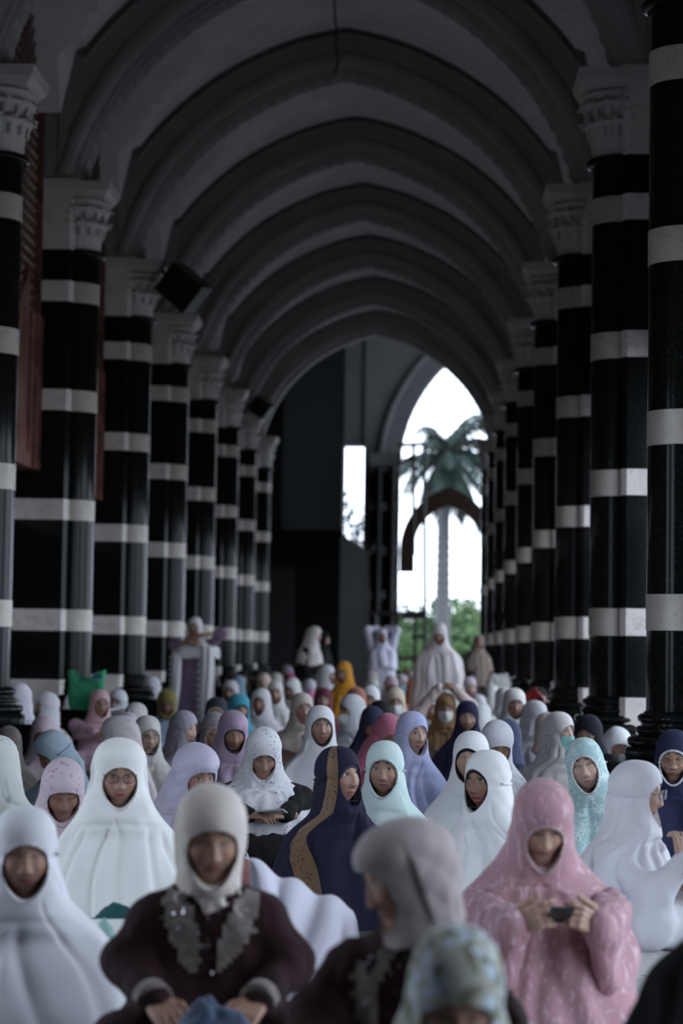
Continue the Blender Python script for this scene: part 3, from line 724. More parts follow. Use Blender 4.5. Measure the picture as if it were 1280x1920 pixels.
def hood_loft(P, r, Rh, hc, torso, lod, opening=True, grow=1.0, upto=None, head_only=False):
    "torso: rows (z,a,bf,bb,yc) in the torso frame with frame matrix Rt, origin base (x,y)"
    nf = {3: 124, 2: 86, 1: 60}[lod]; nh = {3: 48, 2: 36, 1: 27}[lod]; ntz = {3: 54, 2: 39, 1: 28}[lod]
    u = np.linspace(-1, 1, nf, endpoint=False); phi = math.pi*np.sign(u)*np.abs(u)**1.25
    hs = P.get('hood', 1.0)*grow
    H = catmull(CLOSEROWS if P.get('close') else HOODROWS, nh)
    z, a, bf, bb = H.T; a0, f0, b0 = [np.maximum(q, .0015)*grow for q in (a, bf, bb)]
    a = np.maximum(a, .0015)*hs; bf = np.maximum(bf, .0015)*(1+(hs-1)*.6); bb = np.maximum(bb, .0015)*hs
    bk = P.get('back', 0.0)
    bb = bb+bk*g1(z, .02, .07)
    x, y = ring(a, bf, bb, phi); zz = np.repeat(z[:, None], nf, 1)
    x0, y0 = ring(a0, f0, b0, phi)
    ow, ot, ob = P.get('ow', .067), P.get('ot', .058), P.get('ob', -.119)
    ow *= grow if grow < 1 else 1; cz = (ot+ob)/2; hh = (ot-ob)/2
    def fval(L):
        zn = (L[..., 2]-cz)/hh; wx = ow*(1+.08*zn-.16*zn*zn*(zn < 0)); return np.sqrt((L[..., 0]/wx)**2+np.abs(zn)**2.2)
    f_ = fval(np.stack([x0, y0, zz], -1)); f_ = np.where(y0 > -.005, 9, f_)
    qq = sstep(1.0, 1.9, f_); x = x0*(1-qq)+x*qq; y = y0*(1-qq)+y*qq
    pk = P.get('peak', 0.0)      # forehead visor
    if pk: y = y-pk*np.exp(-((zz-.070)/.028)**2)*np.clip(np.cos(phi), 0, 1)[None]**3; zz = zz+pk*.35*np.exp(-((zz-.09)/.035)**2)*np.clip(np.cos(phi), 0, 1)[None]**4
    # creases over the head
    c = np.abs(np.cos(phi[None]*2.5+zz*30+r.rand()*6+1.2*np.sin(phi[None]*2+r.rand()*6)))*.0042+np.abs(np.cos(phi[None]*4.5-zz*46+r.rand()*6))*.0028
    side = sstep(.4, 1.2, np.abs(phi))[None]; w = 1+(c*side*sstep(.13, .07, zz))*P.get('crease', .6)/.09
    x = x*w; y = y*w
    if P.get('tie'):
        dent = 1-.07*np.exp(-((zz-(-.005))/.014)**2)*sstep(.7, 1.0, np.abs(phi))[None]; x = x*dent; y = y*dent
    headp = np.stack([x, y, zz], -1)
    Hd = headp@Rh.T+hc
    if head_only: 
        keep = z > -.10; Hd = Hd[keep]; headp = headp[keep]; G = Hd; hp = headp; nrow = keep.sum()
    else:
        Tz = catmull(torso['rows'], ntz); tz, ta, tf, tb, tyc = Tz.T
        t = np.linspace(0, 1, ntz)
        e = .90
        tx, ty = ring(ta, tf, tb, phi, e)
        zt = np.repeat(tz[:, None], nf, 1)
        # knees and forearms
        low = g1(tz, torso.get('kz', .12), torso.get('ks', .13))[:, None]
        kb = 1+torso.get('knee', .0)*low*(np.exp(-((np.abs(phi)-.95)/.38)**2))[None]-torso.get('gap', 0)*low*np.exp(-(phi/.35)**2)[None]
        el = torso.get('elbow', .10)*g1(tz, torso.get('ez', .3), .10)[:, None]*np.exp(-((np.abs(phi)-1.25)/.45)**2)[None]
        fo = folds(phi, t, r, torso.get('fold', .02)*(.35+.65*sstep(.0, .45, t)))
        fo = fo+torso.get('fold', .02)*.5*np.sin(zt*r.uniform(9, 15)+2*np.sin(phi*1.5+r.rand()*6)[None]+r.rand()*6)*sstep(.15, .5, t)[:, None]*np.abs(np.sin(phi*1.5+r.rand()*6))[None]
        sw = torso.get('swag', 0.0)*np.sin((zt-tz[0])*torso.get('sk', 70)+6*(phi[None]**2)*.5)*np.exp(-(phi/.9)**2)[None]*(sstep(.03, .12, t)*sstep(.60, .3, t))[:, None]
        wv = kb*(1+el)
        tx = tx*wv; ty = ty*wv+tyc[:, None]
        zt = np.maximum(zt+.02*np.sin(3*phi+r.rand()*6)[None]*sstep(.85, 1, t)[:, None]*(0 if torso.get('floor', True) else 1), .004)
        Tp = np.stack([tx, ty, zt], -1)@torso['R'].T; Tp[..., 0] += torso['o'][0]; Tp[..., 1] += torso['o'][1]
        # blend: pull first torso rings to the last head ring
        nb = max(3, int(ntz*torso.get('nb', .27))); last = Hd[-1]
        for i in range(nb):
            tt = (i+1)/(nb+1); fx = tt**torso.get('fx', 1.12)
            Tp[i, :, :2] = last[:, :2]*(1-fx)+Tp[nb, :, :2]*fx; Tp[i, :, 2] = last[:, 2]*(1-tt)+Tp[nb, :, 2]*tt
        A_ = np.concatenate([Hd[-2:], Tp]); m_ = min(len(A_)-1, 2*nb+4)
        for _ in range({3: 26, 2: 14, 1: 7}[lod]): A_[2:m_] = .25*A_[1:m_-1]+.5*A_[2:m_]+.25*A_[3:m_+1]
        Tp = A_[2:]
        cen_ = Tp.mean(1, keepdims=True); od = Tp-cen_; od[..., 2] = 0; od /= np.linalg.norm(od, axis=-1, keepdims=True)+1e-9
        Tp = Tp+od*(fo+sw)[..., None]; Tp[..., 2] = np.maximum(Tp[..., 2], .004)
        hw_ = (sstep(.03, -.13, z)[:, None]*sstep(1.15, 1.7, f_))[..., None]; oh = Hd-Hd.mean(1, keepdims=True); oh[..., 2] = 0; oh /= np.linalg.norm(oh, axis=-1, keepdims=True)+1e-9
        Hd = Hd+oh*hw_*(fo[0]*1.3)[None, :, None]
        G = np.concatenate([Hd, Tp]); hp = np.concatenate([headp, np.full(Tp.shape, 9.0)]); nrow = nh+ntz
    P['_G'] = (G.copy(), phi, len(Hd))
    V = G.reshape(-1, 3).copy(); L = hp.reshape(-1, 3); Q = loft_faces(nrow, nf)
    if opening:
        fv = fval(L); fv[(L[:, 1] > -.01)] = 9; fv[L[:, 2] > 5] = 9
        ins = fv < 1
        keepf = ~ins[Q].all(1)
        Q = Q[keepf]
        bnd = np.unique(Q[ins[Q].any(1)].ravel()); bnd = bnd[ins[bnd]]
        # snap boundary verts outward to the rim, following the hood surface
        if len(bnd):
            Lb = L[bnd].copy(); sc = 1/np.maximum(fv[bnd], .25)
            sc = np.minimum(sc, 1.6); Lb[:, 0] *= sc; Lb[:, 2] = cz+(Lb[:, 2]-cz)*sc
            # re-evaluate depth from nearest row
            zr = Lb[:, 2]; ai = np.interp(-zr, -z, a0); fi = np.interp(-zr, -z, f0)
            q = np.clip(1-(Lb[:, 0]/ai)**2, .02, 1); Lb[:, 1] = -fi*np.sqrt(q)
            if pk: Lb[:, 1] -= pk*np.exp(-((zr-.070)/.028)**2)*np.sqrt(q)**3
            V[bnd] = Lb@Rh.T+hc
            # turned-in rim
            ang = np.arctan2(Lb[:, 0], Lb[:, 2]-cz); o = np.argsort(ang); bo = bnd[o]; Lo = Lb[o]
            inn = Lo.copy(); inn[:, 0] *= .95; inn[:, 2] = cz+(inn[:, 2]-cz)*.965; inn[:, 1] += .012
            in2 = Lo.copy(); in2[:, 0] *= .97; in2[:, 2] = cz+(in2[:, 2]-cz)*.985; in2[:, 1] += .035
            n0 = len(V); m = len(bo); V = np.concatenate([V, inn@Rh.T+hc, in2@Rh.T+hc])
            i = np.arange(m); i2 = (i+1) % m
            Q = np.concatenate([Q, np.stack([bo[i], bo[i2], n0+i2, n0+i], 1), np.stack([n0+i, n0+i2, n0+m+i2, n0+m+i], 1)])
            P['_rim'] = V[bo]
    used = np.unique(Q); mp = np.full(len(V), -1); mp[used] = np.arange(len(used))
    return V[used], mp[Q]
def robe_loft(torso, r, lod, fold=.012):
    nf = {3: 130, 2: 84, 1: 54}[lod]; ntz = {3: 70, 2: 46, 1: 30}[lod]
    phi = np.linspace(-math.pi, math.pi, nf, endpoint=False); Tz = catmull(torso['rows'], ntz); tz, ta, tf, tb, tyc = Tz.T; t = np.linspace(0, 1, ntz)
    tx, ty = ring(ta, tf, tb, phi, .88); zt = np.repeat(tz[:, None], nf, 1)
    low = g1(tz, torso.get('kz', .12), torso.get('ks', .13))[:, None]
    kb = 1+torso.get('knee', .15)*low*(np.exp(-((np.abs(phi)-.95)/.38)**2))[None]
    # crease between upper arm and chest
    arm = -.10*np.exp(-((np.abs(phi)-.75)/.16)**2)[None]*(sstep(.10, .2, t)*sstep(.62, .45, t))[:, None]
    el = torso.get('elbow', .12)*g1(tz, torso.get('ez', .3), .11)[:, None]*np.exp(-((np.abs(phi)-1.3)/.42)**2)[None]
    fo = folds(phi, t, r, fold*sstep(.1, .6, t)+.003)
    wv = kb*(1+el+arm)+fo/.25
    tx = tx*wv; ty = ty*wv+tyc[:, None]
    Tp = np.stack([tx, ty, np.maximum(zt, .004)], -1)@torso['R'].T; Tp[..., 0] += torso['o'][0]; Tp[..., 1] += torso['o'][1]
    return Tp.reshape(-1, 3), loft_faces(ntz, nf)
# ------------------------------------------------------------------ extra garment parts of single people
LACE = fabric((.16, .135, .125), 'lace', (.26, .225, .21), 90)
SEQUIN = plain('silver_sequin', (.75, .77, .80), .15, .9)
GOLD = fabric((.17, .105, .06), 'floral', (.03, .02, .02), 70, .45)
WLACE = fabric((.76, .76, .78))
def face_patch(d, mask, off, name, mat):
    dress, V, Q = d['P']['_dress']; nn = normals(V, Q); L = (V-d['O'])@d['R']; fr = -(nn@d['R'])[:, 1]
    ok = mask(L) & (fr > .15); q = Q[ok[Q].all(1)]
    if not len(q): return
    u = np.unique(q); mp = np.full(len(V), -1); mp[u] = np.arange(len(u)); Vp = V[u]+nn[u]*off
    return subobj(name, Vp, mp[q], mat, dress, d['O'])
def maroon(d, k):
    zs = d['zs']; rr = np.random.RandomState(3)
    def blade(x0, z0, x1, z1, wd):
        def f(L):
            ax = np.array([x1-x0, z1-z0]); ln = np.hypot(*ax); ax /= ln; px = L[:, 0]-x0; pz = L[:, 2]-z0; t = (px*ax[0]+pz*ax[1])/ln; s = px*ax[1]-pz*ax[0]
            return (t > 0) & (t < 1) & (np.abs(s) < wd*(np.clip(np.sin(np.pi*np.clip(t, 0, 1)**.8), 0, 1)**.6)*(.90+.14*np.sin(L[:, 2]*150+L[:, 0]*90)))
        return f
    if k == 0:
        face_patch(d, blade(-.105, .505, -.03, .27, .056), .004, 'lace_applique', LACE); face_patch(d, blade(.12, .50, .025, .28, .056), .004, 'lace_applique', LACE)
    else:
        face_patch(d, blade(-.02, .50, -.07, .34, .03), .004, 'lace_applique', LACE); face_patch(d, blade(-.11, .42, -.07, .22, .04), .004, 'lace_applique', LACE); face_patch(d, blade(.07, .50, .03, .34, .03), .004, 'lace_applique', LACE)
    dress, V, Q = d['P']['_dress']; nn = normals(V, Q); L = (V-d['O'])@d['R']; m = MB()
    def bead(p, r):
        P = [p+r*np.array(v) for v in ((1, 0, 0), (-1, 0, 0), (0, 1, 0), (0, -1, 0), (0, 0, 1), (0, 0, -1))]
        m.add(np.array(P)-d['O'], [(0, 2, 4), (2, 1, 4), (1, 3, 4), (3, 0, 4), (2, 0, 5), (1, 2, 5), (3, 1, 5), (0, 3, 5)])
    fr = -(nn@d['R'])[:, 1] > .05
    c1 = np.where(fr & (np.abs(L[:, 2]-(zs-.005-.25*np.abs(L[:, 0]))) < .012) & (np.abs(L[:, 0]) < .10))[0]
    for i in c1[::7]: bead(V[i]+nn[i]*.003, rr.uniform(.003, .006))
    c2 = np.where(fr & (np.abs(L[:, 0]) < .09) & (L[:, 2] > zs-.16) & (L[:, 2] < zs-.02))[0]
    for i in rr.choice(c2, min(26, len(c2)), False): bead(V[i]+nn[i]*.003, .0035)
    for z in np.arange(zs-.18, .26, -.065):
        c = np.where(fr & (np.abs(L[:, 0]-.012) < .01) & (np.abs(L[:, 2]-z) < .012))[0]
        if len(c): bead(V[c[0]]+nn[c[0]]*.005, .0075)
    if m.n:
        o = m.build('sequins', SEQUIN, dress); o['kind'] = 'stuff'
    for el, wr in ([((-.225, -.02, .30), (-.14, -.20, .225)), ((.225, -.02, .30), (.13, -.20, .225))] if k == 0 else []):
        el, wr = np.array(el), np.array(wr); MB().tube([d['w'](*(wr*(1-t)+el*t))-d['O'] for t in (.16, .10, .04, -.02)], .049, 20, .052).build('lace_cuff', LACE, dress, smooth=True)
PHONECASE = plain('dark_green_phone_case', (.012, .04, .035), .35); SCREEN = plain('phone_glass', (.02, .022, .025), .08)
def phone(pos, R, tilt, label, w_=.075, h_=.150, spin=0.0, case=None):
    e = tag(empty('phone', pos), label, 'phone'); e.rotation_mode = 'QUATERNION'
    Mx = Matrix((R@rotx(-tilt if spin else tilt)@rotz(spin)).tolist()); e.rotation_quaternion = Mx.to_quaternion()
    MB().box(-w_/2, w_/2, -h_/2, h_/2, -.005, .004, .002).build('case', case or PHONECASE, e); MB().box(-w_/2+.004, w_/2-.004, -h_/2+.005, h_/2-.005, .004, .0052).build('screen', SCREEN, e)
    MB().box(-w_/2+.008, -w_/2+.03, h_/2-.04, h_/2-.012, -.0075, -.005, .001).build('camera_bump', SCREEN, e)
def pink_phone(d):
    p = d['w'](.030, -.375, .365); phone(p, d['R'], math.radians(-22), 'dark green phone held by the woman in the dusty pink cape')
def floral_phone(d):
    p = d['w'](.045, -.33, .315); phone(p, d['R'], math.radians(18), 'silver phone held by the woman in the flowered headscarf', case=plain('silver_phone_case', (.4, .42, .45), .3), spin=math.radians(70))
def hem_band(d):
    m = MB(); pts = []
    for t in np.linspace(-.9, .9, 12): pts.append(d['w'](-.23*math.cos(t*.9)-.02, -.20*math.sin(t)*1.2, .20+.01*math.sin(t*3))-d['O'])
    m.tube(pts, .010, 6); m.build('sash', fabric((.66, .66, .72)), d['e'], smooth=True)
def gold_border(d):
    G, phi, nh = d['P']['_G']; rows = G.shape[0]; V = []; k = 7; cen = G.mean(1)
    for i in range(3, rows-2):
        u = i/nh
        if i < nh: pc = -1.22+.15*math.sin(u*3); wd = .25
        else: v = (i-nh)/(rows-nh); pc = -1.15+.62*sstep(0, .8, np.array(v)); wd = .22-.07*v
        for j in range(k):
            p_ = pc+wd*(2*j/(k-1)-1); q = np.array([np.interp(p_, phi, G[i, :, c]) for c in range(3)]); n_ = q-cen[i]; n_[2] = .2*np.linalg.norm(n_) if i < 6 else n_[2]*.3; n_ /= np.linalg.norm(n_)+1e-9
            V.append(q+n_*.004)
    r_ = rows-5; q = loft_faces(r_, k); q = q[[i for i in range(len(q)) if (i % k) != k-1]]
    subobj('gold_border', np.array(V), q, GOLD, d['hood'], d['O'])
def lace_shawl(d):
    m_ = fabric((.74, .74, .76)); r = np.random.RandomState(8)
    for sx, x0, x1, zt, zb in ((-1, -.245, -.13, 1.06, .28), (1, .08, .27, 1.16, .22)):
        V = []; nu, nv = 14, 34
        for j in range(nv):
            t = j/(nv-1); z = zt+(zb-zt)*t
            for i in range(nu):
                u = i/(nu-1); V.append(d['w'](x0+(x1-x0)*u+.02*math.sin(t*5+sx)*t+(.05*t if sx > 0 else -.03*t), -.165-.05*math.sin(u*3.1)+.014*math.sin(u*14+t*3)-.05*t, z))
        V = np.array(V); q = np.array([(j*nu+i, j*nu+i+1, (j+1)*nu+i+1, (j+1)*nu+i) for j in range(nv-1) for i in range(nu-1)])
        n0 = len(V); back = d['R']@np.array([0, .006, 0]); V2 = np.concatenate([V, V+back]); q2 = np.concatenate([q, q[:, ::-1]+n0])
        sh = subobj('shawl_end', V2, q2, m_, d['e'], d['O'])
        for j in range(2, nv-1, 3):          # pointed lace edging
            i = 0; b = V[j*nu+i]-d['O']; s_ = .038; mb = MB(); dx = d['R']@np.array([-1., 0, 0]); zz = np.array([0, 0, 1.]); P = []
            for a in range(10): rr = s_*(1 if a % 2 == 0 else .42); P.append(b+dx*(rr*math.cos(a*.628)+.012)+zz*rr*math.sin(a*.628))
            P2 = [p+back for p in P]; mb.add(P+P2, [tuple(range(10)), tuple(range(19, 9, -1))]+[(a, (a+1) % 10, 10+(a+1) % 10, 10+a) for a in range(10)]); mb.build('lace_star', m_, sh)
# ------------------------------------------------------------------ people
TONE = {'l': (.43, .275, .21), 'm': (.35, .205, .15), 'd': (.25, .14, .10), 'p': (.50, .34, .27)}
CROWD = 'women in the prayer crowd'
def subobj(name, V, Q, mat, parent, o, smooth=True, cols=None):
    return obj(name, mesh_np(name, np.asarray(V)-o, Q, smooth, cols), mat, parent)
def body_caps(hc, zs, R, o, stand, arms=None):
    def w(x, y, z): p = R@np.array([x, y, 0.]); return np.array([p[0]+o[0], p[1]+o[1], z])
    C = [(hc+np.array([0, 0, -.06]), .05, w(0, .0, zs-.02), .055)]
    if stand:
        C += [(w(0, 0, zs-.05), .10, w(0, .02, zs*.62), .11), (w(-.12, 0, zs-.04), .05, w(.12, 0, zs-.04), .05)]
        for s in (-1, 1): C += [(w(.08*s, .02, zs*.62), .09, w(.09*s, 0, zs*.32), .06), (w(.09*s, 0, zs*.32), .055, w(.09*s, .02, .07), .04), (w(.09*s, .02, .05), .035, w(.09*s, -.12, .03), .028)]
    else:
        C += [(w(0, 0, zs-.05), .09, w(0, .03, .17), .11), (w(-.115, 0, zs-.04), .05, w(.115, 0, zs-.04), .05)]
        for s in (-1, 1): C += [(w(.09*s, .02, .11), .08, w(.19*s, -.17, .09), .055), (w(.19*s, -.17, .09), .05, w(-.03*s, -.20, .06), .038)]
    if arms:
        for el, wr in arms: C += [(w(.14*np.sign(el[0]), .0, zs-.06), .042, w(*el), .036), (w(*el), .034, w(*wr), .025)]
    else:
        for s in (-1, 1): C += [(w(.145*s, .0, zs-.06), .042, w(.165*s, -.0, zs*.5), .036), (w(.165*s, .0, zs*.5), .034, w(.07*s, -.13, max(zs*.4, .14)), .026), (w(.07*s, -.13, max(zs*.4, .14)), .026, w(.02*s, -.15, max(zs*.38, .13)), .02)]
    return C, w
def dress_caps(w, zs, stand, arms, sl=1.0):
    C = [(w(0, .0, zs-.03), .088, w(0, -.005, zs+.025), .080)]
    for s in (-1, 1):
        C += [(w(.06*s, .0, zs-.085), .098, w(.07*s, .02, zs*.45 if not stand else zs*.66), .115), (w(.03*s, .0, zs-.02), .055, w(.135*s, .0, zs-.055), .062)]
        if stand:
            for k in (.03, .11): C.append((w(k*s, .02, zs*.66), .12, w(k*s*1.5, .02, .10), .13))
        else:
            C += [(w(.07*s, .02, zs*.45), .115, w(.09*s, .02, .13), .13), (w(.09*s, -.02, .12), .11, w(.22*s, -.20, .10), .09), (w(.22*s, -.20, .10), .085, w(-.02*s, -.25, .08), .07), (w(.05*s, -.08, .12), .12, w(.06*s, -.2, .09), .09)]
    A = arms or [((.205*s, .0, max(zs-.29, .17)), (.085*s, -.20, max(zs-.33, .19))) for s in (-1, 1)]
    for el, wr in A:
        wr = np.array(el)+(np.array(wr)-np.array(el))*sl
        sg = np.sign(el[0]); C += [(w(.155*sg, .0, zs-.07), .062, w(*el), .058), (w(*el), .056, w(*wr), .043)]
    return C
PEOPLE = []
def person(*a, **k): PEOPLE.append((a, k))
def make_person(label, x, y, s, yaw=0, pitch=8, roll=0, style='cape', col=(.72, .72, .74), robe=None, lod=1, tone='m', ty=None, stand=False, cat='person',
           pat=None, pc=(.2, .2, .2), ps=40, rpat=None, rpc=(.5, .5, .5), rps=40, wide=1.0, seed=None, inner=None, mask=None, glasses=None, trim=None, tie=False, rough=.85,
           fold=.026, swag=.004, long=.17, arms=None, hands=None, sleeves=0, rrough=.85, seatw=1.0, post=None, **P):
    P = dict(P)
    c = F/s; W = atc(x, y, c); seed = int(x*7+y*13) % 9973 if seed is None else seed; r = np.random.RandomState(seed)
    yw, pt, rl = math.radians(yaw), math.radians(pitch), math.radians(roll)
    Rh = rotz(yw)@rotx(pt)@roty(rl)
    hs = P.get('hood', 1.0); P['tie'] = tie
    top = math.sqrt((.134*math.cos(pt))**2+(.108*math.sin(pt))**2)*(1 if hs < 1.3 else 1)
    ofs = Rh@np.array([0, .012, .134]); hc = W-np.array([ofs[0]*.5, ofs[1]*.5, top])
    tyaw = math.radians(ty) if ty is not None else yw*.5
    R = rotz(tyaw); back = R@np.array([0, .045+.13*math.sin(max(pt, 0)), 0]); o2 = hc[:2]+back[:2]
    O = np.array([o2[0], o2[1], 0.0])
    zs = hc[2]-.192+.045*math.sin(max(pt, 0))
    e = empty('person', O); tag(e, label, cat, CROWD)
    # body with head
    HV, HQ, HC = head_mesh(lod, TONE[tone], P); HVw = HV@Rh.T+hc
    caps, wf = body_caps(hc, zs, R, o2, stand, arms)
    bh = .030 if lod == 1 else .024
    BV, BQ = sdf_mesh(caps, bh, .03)
    Vs = [HVw, BV]; Qs = [HQ, BQ+len(HVw)]; Cs = [HC, np.tile(TONE[tone], (len(BV), 1))]; n = len(HVw)+len(BV)
    if hands:
        for (el, wr), (hd, up_, side, curl, thumb) in zip(arms, hands):
            wp = wf(*wr); hcaps, tips = hand_caps(wp, R@np.array(hd, float), R@np.array(up_, float), side, curl, thumb); hcaps = [(wf(*(np.array(wr)*.55+np.array(el)*.45)), .031, wp, .024)]+hcaps
            hv, hq = sdf_mesh(hcaps, .0038, .006); cc = np.tile(np.array(TONE[tone]), (len(hv), 1))
            for tp in tips:
                dd = np.linalg.norm(hv-tp[0], axis=1); f = np.clip(1.6-dd/.0065, 0, 1)*((hv-tp[0])@tp[1] > 0.001); cc = cc*(1-f[:, None]*.7)+np.array([.55, .38, .33])*f[:, None]*.7
            Vs.append(hv); Qs.append(hq+n); Cs.append(cc); n += len(hv)
    subobj('body', np.concatenate(Vs), np.concatenate(Qs), SKIN, e, O, cols=np.concatenate(Cs))
    # garments
    m_hood = fabric(col, pat, pc, ps, rough)
    a = wide
    P['close'] = style == 'tight'
    if style == 'cape':
        if stand:
            hb = P.get('hem', .08)
            rows = [(zs+.04, .112, .110, .10, 0), (zs+.005, .15, .125, .11, 0), (zs-.05, .20*a, .145, .13, 0), (zs-.14, .235*a, .165, .145, 0), (zs-.35, .26*a, .19, .17, 0),
                    (zs*.45+hb*.55, .29*a, .21, .20, 0), (zs*.2+hb*.8, .31*a, .23, .22, 0), (hb, .33*a, .25, .24, 0)]
            tor = dict(rows=rows, R=R, o=o2, knee=0, elbow=.10, ez=zs-.30, fold=fold*1.3, swag=swag, floor=False)
        else:
            q = seatw
            rows = [(zs+.045, .112, .112, .105, 0), (zs+.01, .150, .125, .112, 0), (zs-.04, .192*a, .145, .124, 0), (zs-.09, .216*a, .165, .136, 0), (zs*.68, .232*a, .20, .150, 0),
                    (zs*.48, .246*a, .25, .165, 0), (zs*.28, .268*a*q, .31, .185, 0), (zs*.10, .300*a*q, .355, .21, 0), (.005, .318*a*q, .37, .22, 0)]
            tor = dict(rows=rows, R=R, o=o2, knee=.10, elbow=.08, ez=zs*.5, fold=fold, swag=swag)
        V, Q = hood_loft(P, r, Rh, hc, tor, lod)
        hood = subobj('prayer_cape', V, Q, m_hood, e, O)
    else:
        L = long
        rows = [(zs+.05, .105, .108, .10, 0), (zs+.015, .142, .122, .108, 0), (zs-.03, .196*a, .146, .124, 0), (zs-.07, .226*a, .166, .136, 0), (zs-.07-L*.5, .240*a, .186, .146, 0), (zs-.07-L, .246*a, .196, .152, 0)]
        if style == 'tight': rows = [(zs+.05, .078, .088, .076, 0), (zs+.03, .082, .088, .078, 0), (zs+.01, .088, .090, .082, 0), (zs-.02, .092, .085, .082, 0)]
        tor = dict(rows=rows, R=R, o=o2, knee=0, elbow=0, fold=fold*.8, swag=swag+.004, floor=False, nb=.40)
        V, Q = hood_loft(P, r, Rh, hc, tor, lod)
        hood = subobj('headscarf', V, Q, m_hood, e, O)
        m_robe = fabric(robe or col, rpat, rpc, rps, rrough)
        if lod >= 2:
            caps = dress_caps(wf, zs, stand, arms, P.get('sleeve_len', 1.0))
            V, Q = sdf_mesh(caps, .013 if lod == 3 else .016, .05); V = wrinkle(V, Q, .0026, 22, seed); V[:, 2] = np.maximum(V[:, 2], .004)
            dress = subobj('dress', V, Q, m_robe, e, O); P['_dress'] = (dress, V, Q)
        else:
            if stand:
                rw = [(zs+.03, .055, .06, .06, 0), (zs+.0, .11, .085, .085, 0), (zs-.045, .178, .112, .105, 0), (zs-.12, .205, .135, .12, 0), (zs-.3, .215, .15, .13, 0), (zs*.62, .20, .15, .14, 0), (zs*.4, .23, .18, .17, 0), (.08, .27, .22, .22, 0)]
            else:
                rw = [(zs+.03, .055, .06, .06, 0), (zs+.0, .11, .085, .085, 0), (zs-.045, .178, .112, .105, 0), (zs-.12, .205, .135, .12, 0), (zs*.6, .222, .17, .13, 0), (zs*.4, .235, .22, .155, 0), (zs*.2, .27, .29, .18, 0), (.05, .29, .33, .20, 0), (.005, .30, .34, .21, 0)]
            tr = dict(rows=rw, R=R, o=o2, ez=zs-.26)
            V, Q = robe_loft(tr, r, lod, .010); subobj('dress', V, Q, m_robe, e, O)
    if sleeves:
        caps = []
        for el, wr in arms:
            sg = np.sign(el[0]) or 1
            caps += [(wf(*el), .060, wf(*wr), .050), (wf(.13*sg, -.02, zs-.14), .04, wf(*el), .058)]
            for t_ in np.linspace(.15, 1, 5):
                q0 = np.array(el)*(1-t_)+np.array(wr)*t_; caps.append((wf(*q0), .045, wf(q0[0]+.02*sg, q0[1]+.03, max(q0[2]-sleeves*(1.15-.3*t_), .04)), .030))
        V, Q = sdf_mesh(caps, .010, .045); V = wrinkle(V, Q, .0035, 24, seed+5); V[:, 2] = np.maximum(V[:, 2], .004)
        subobj('sleeve', V, Q, m_hood, e, O)
    if trim and '_rim' in P:
        rim = P['_rim']; k = len(rim); m = MB()
        for i in range(k):
            p0, p1 = rim[i], rim[(i+1) % k]; m.tube([p0-O, p1-O], .0052+.0022*math.sin(i*2.1), 5)
        m.build('rim_trim', fabric(trim), hood, smooth=True)
    if tie:
        m = MB(); pts = []
        for ph in np.linspace(1.4, 2*math.pi-1.4, 26):
            p = np.array([.094*hs*math.sin(ph), -(.105 if math.cos(ph) > 0 else .114*hs+P.get('back', 0))*math.cos(ph), -.004+.008*math.cos(ph)]); pts.append(Rh@(p*.975)+hc-O)
        m.tube(pts, .0055, 6); m.build('tie_band', m_hood, hood, smooth=True)
    if inner:
        P2 = dict(P); P2['ot'] = P.get('ot', .058)-.014; P2['ow'] = P.get('ow', .067)*.93; P2['hood'] = .97; P2['peak'] = 0; P2['tie'] = False
        V, Q = hood_loft(P2, r, Rh, hc, None, lod, grow=.93, head_only=True); subobj('inner_cap', V, Q, fabric(inner), e, O)
    if mask:
        mt = {'w': MASKW, 't': MASKT, 'b': MASKB}[mask]; nx, nz = 15, 10; Vm = []
        for j in range(nz):
            zz = -.012-.100*j/(nz-1); hw = .066-.012*abs(j/(nz-1)-.45)
            for i in range(nx):
                xx = hw*(2*i/(nx-1)-1); yy = -.100*math.sqrt(max(0, 1-(xx/.088)**2))-.024*math.exp(-(xx/.026)**2)*math.exp(-((zz+.045)/.035)**2)+.012*(zz < -.10)-.004
                Vm.append((xx, yy, zz+.0025*math.sin(j*3.14)))
        Vm = np.array(Vm); q = [(j*nx+i, (j+1)*nx+i, (j+1)*nx+i+1, j*nx+i+1) for j in range(nz-1) for i in range(nx-1)]
        n0 = len(Vm); Vm = np.concatenate([Vm, Vm+[0, .004, 0]]); q += [(a_+n0, d_+n0, c_+n0, b_+n0) for a_, b_, c_, d_ in q]
        fm = subobj('face_mask', Vm@Rh.T+hc, np.array(q), mt, e, O)
        for sx in (-1, 1):
            m = MB(); m.tube([Rh@np.array(p)+hc-O for p in ((sx*.062, -.07, -.03), (sx*.078, -.02, .0), (sx*.080, .01, .005))], .0016, 4)
            m.build('ear_loop', mt, fm)
    if glasses:
        fmt = FRAME_GOLD if glasses == 'g' else FRAME_DARK; m = MB(); hw, hh = .0235, .0185
        for sx in (-1, 1):
            pts = []
            for t in np.linspace(0, 2*math.pi, 21):
                ct, st = math.cos(t), math.sin(t); pts.append(Rh@np.array([sx*.0315+hw*np.sign(ct)*abs(ct)**.7, -.1085+.010*abs(ct*(.5+.5*sx*np.sign(ct))), .010+hh*np.sign(st)*abs(st)**.7])+hc-O)
            m.tube(pts, .0017 if lod > 1 else .0022, 5)
            m.tube([Rh@np.array(p)+hc-O for p in ((sx*.055, -.097, .013), (sx*.070, -.05, .013), (sx*.076, .0, .008))], .0016, 5)
        m.tube([Rh@np.array(p)+hc-O for p in ((-.009, -.1105, .013), (0, -.1135, .015), (.009, -.1105, .013))], .0016, 5)
        g = m.build('glasses', fmt, e, smooth=True)
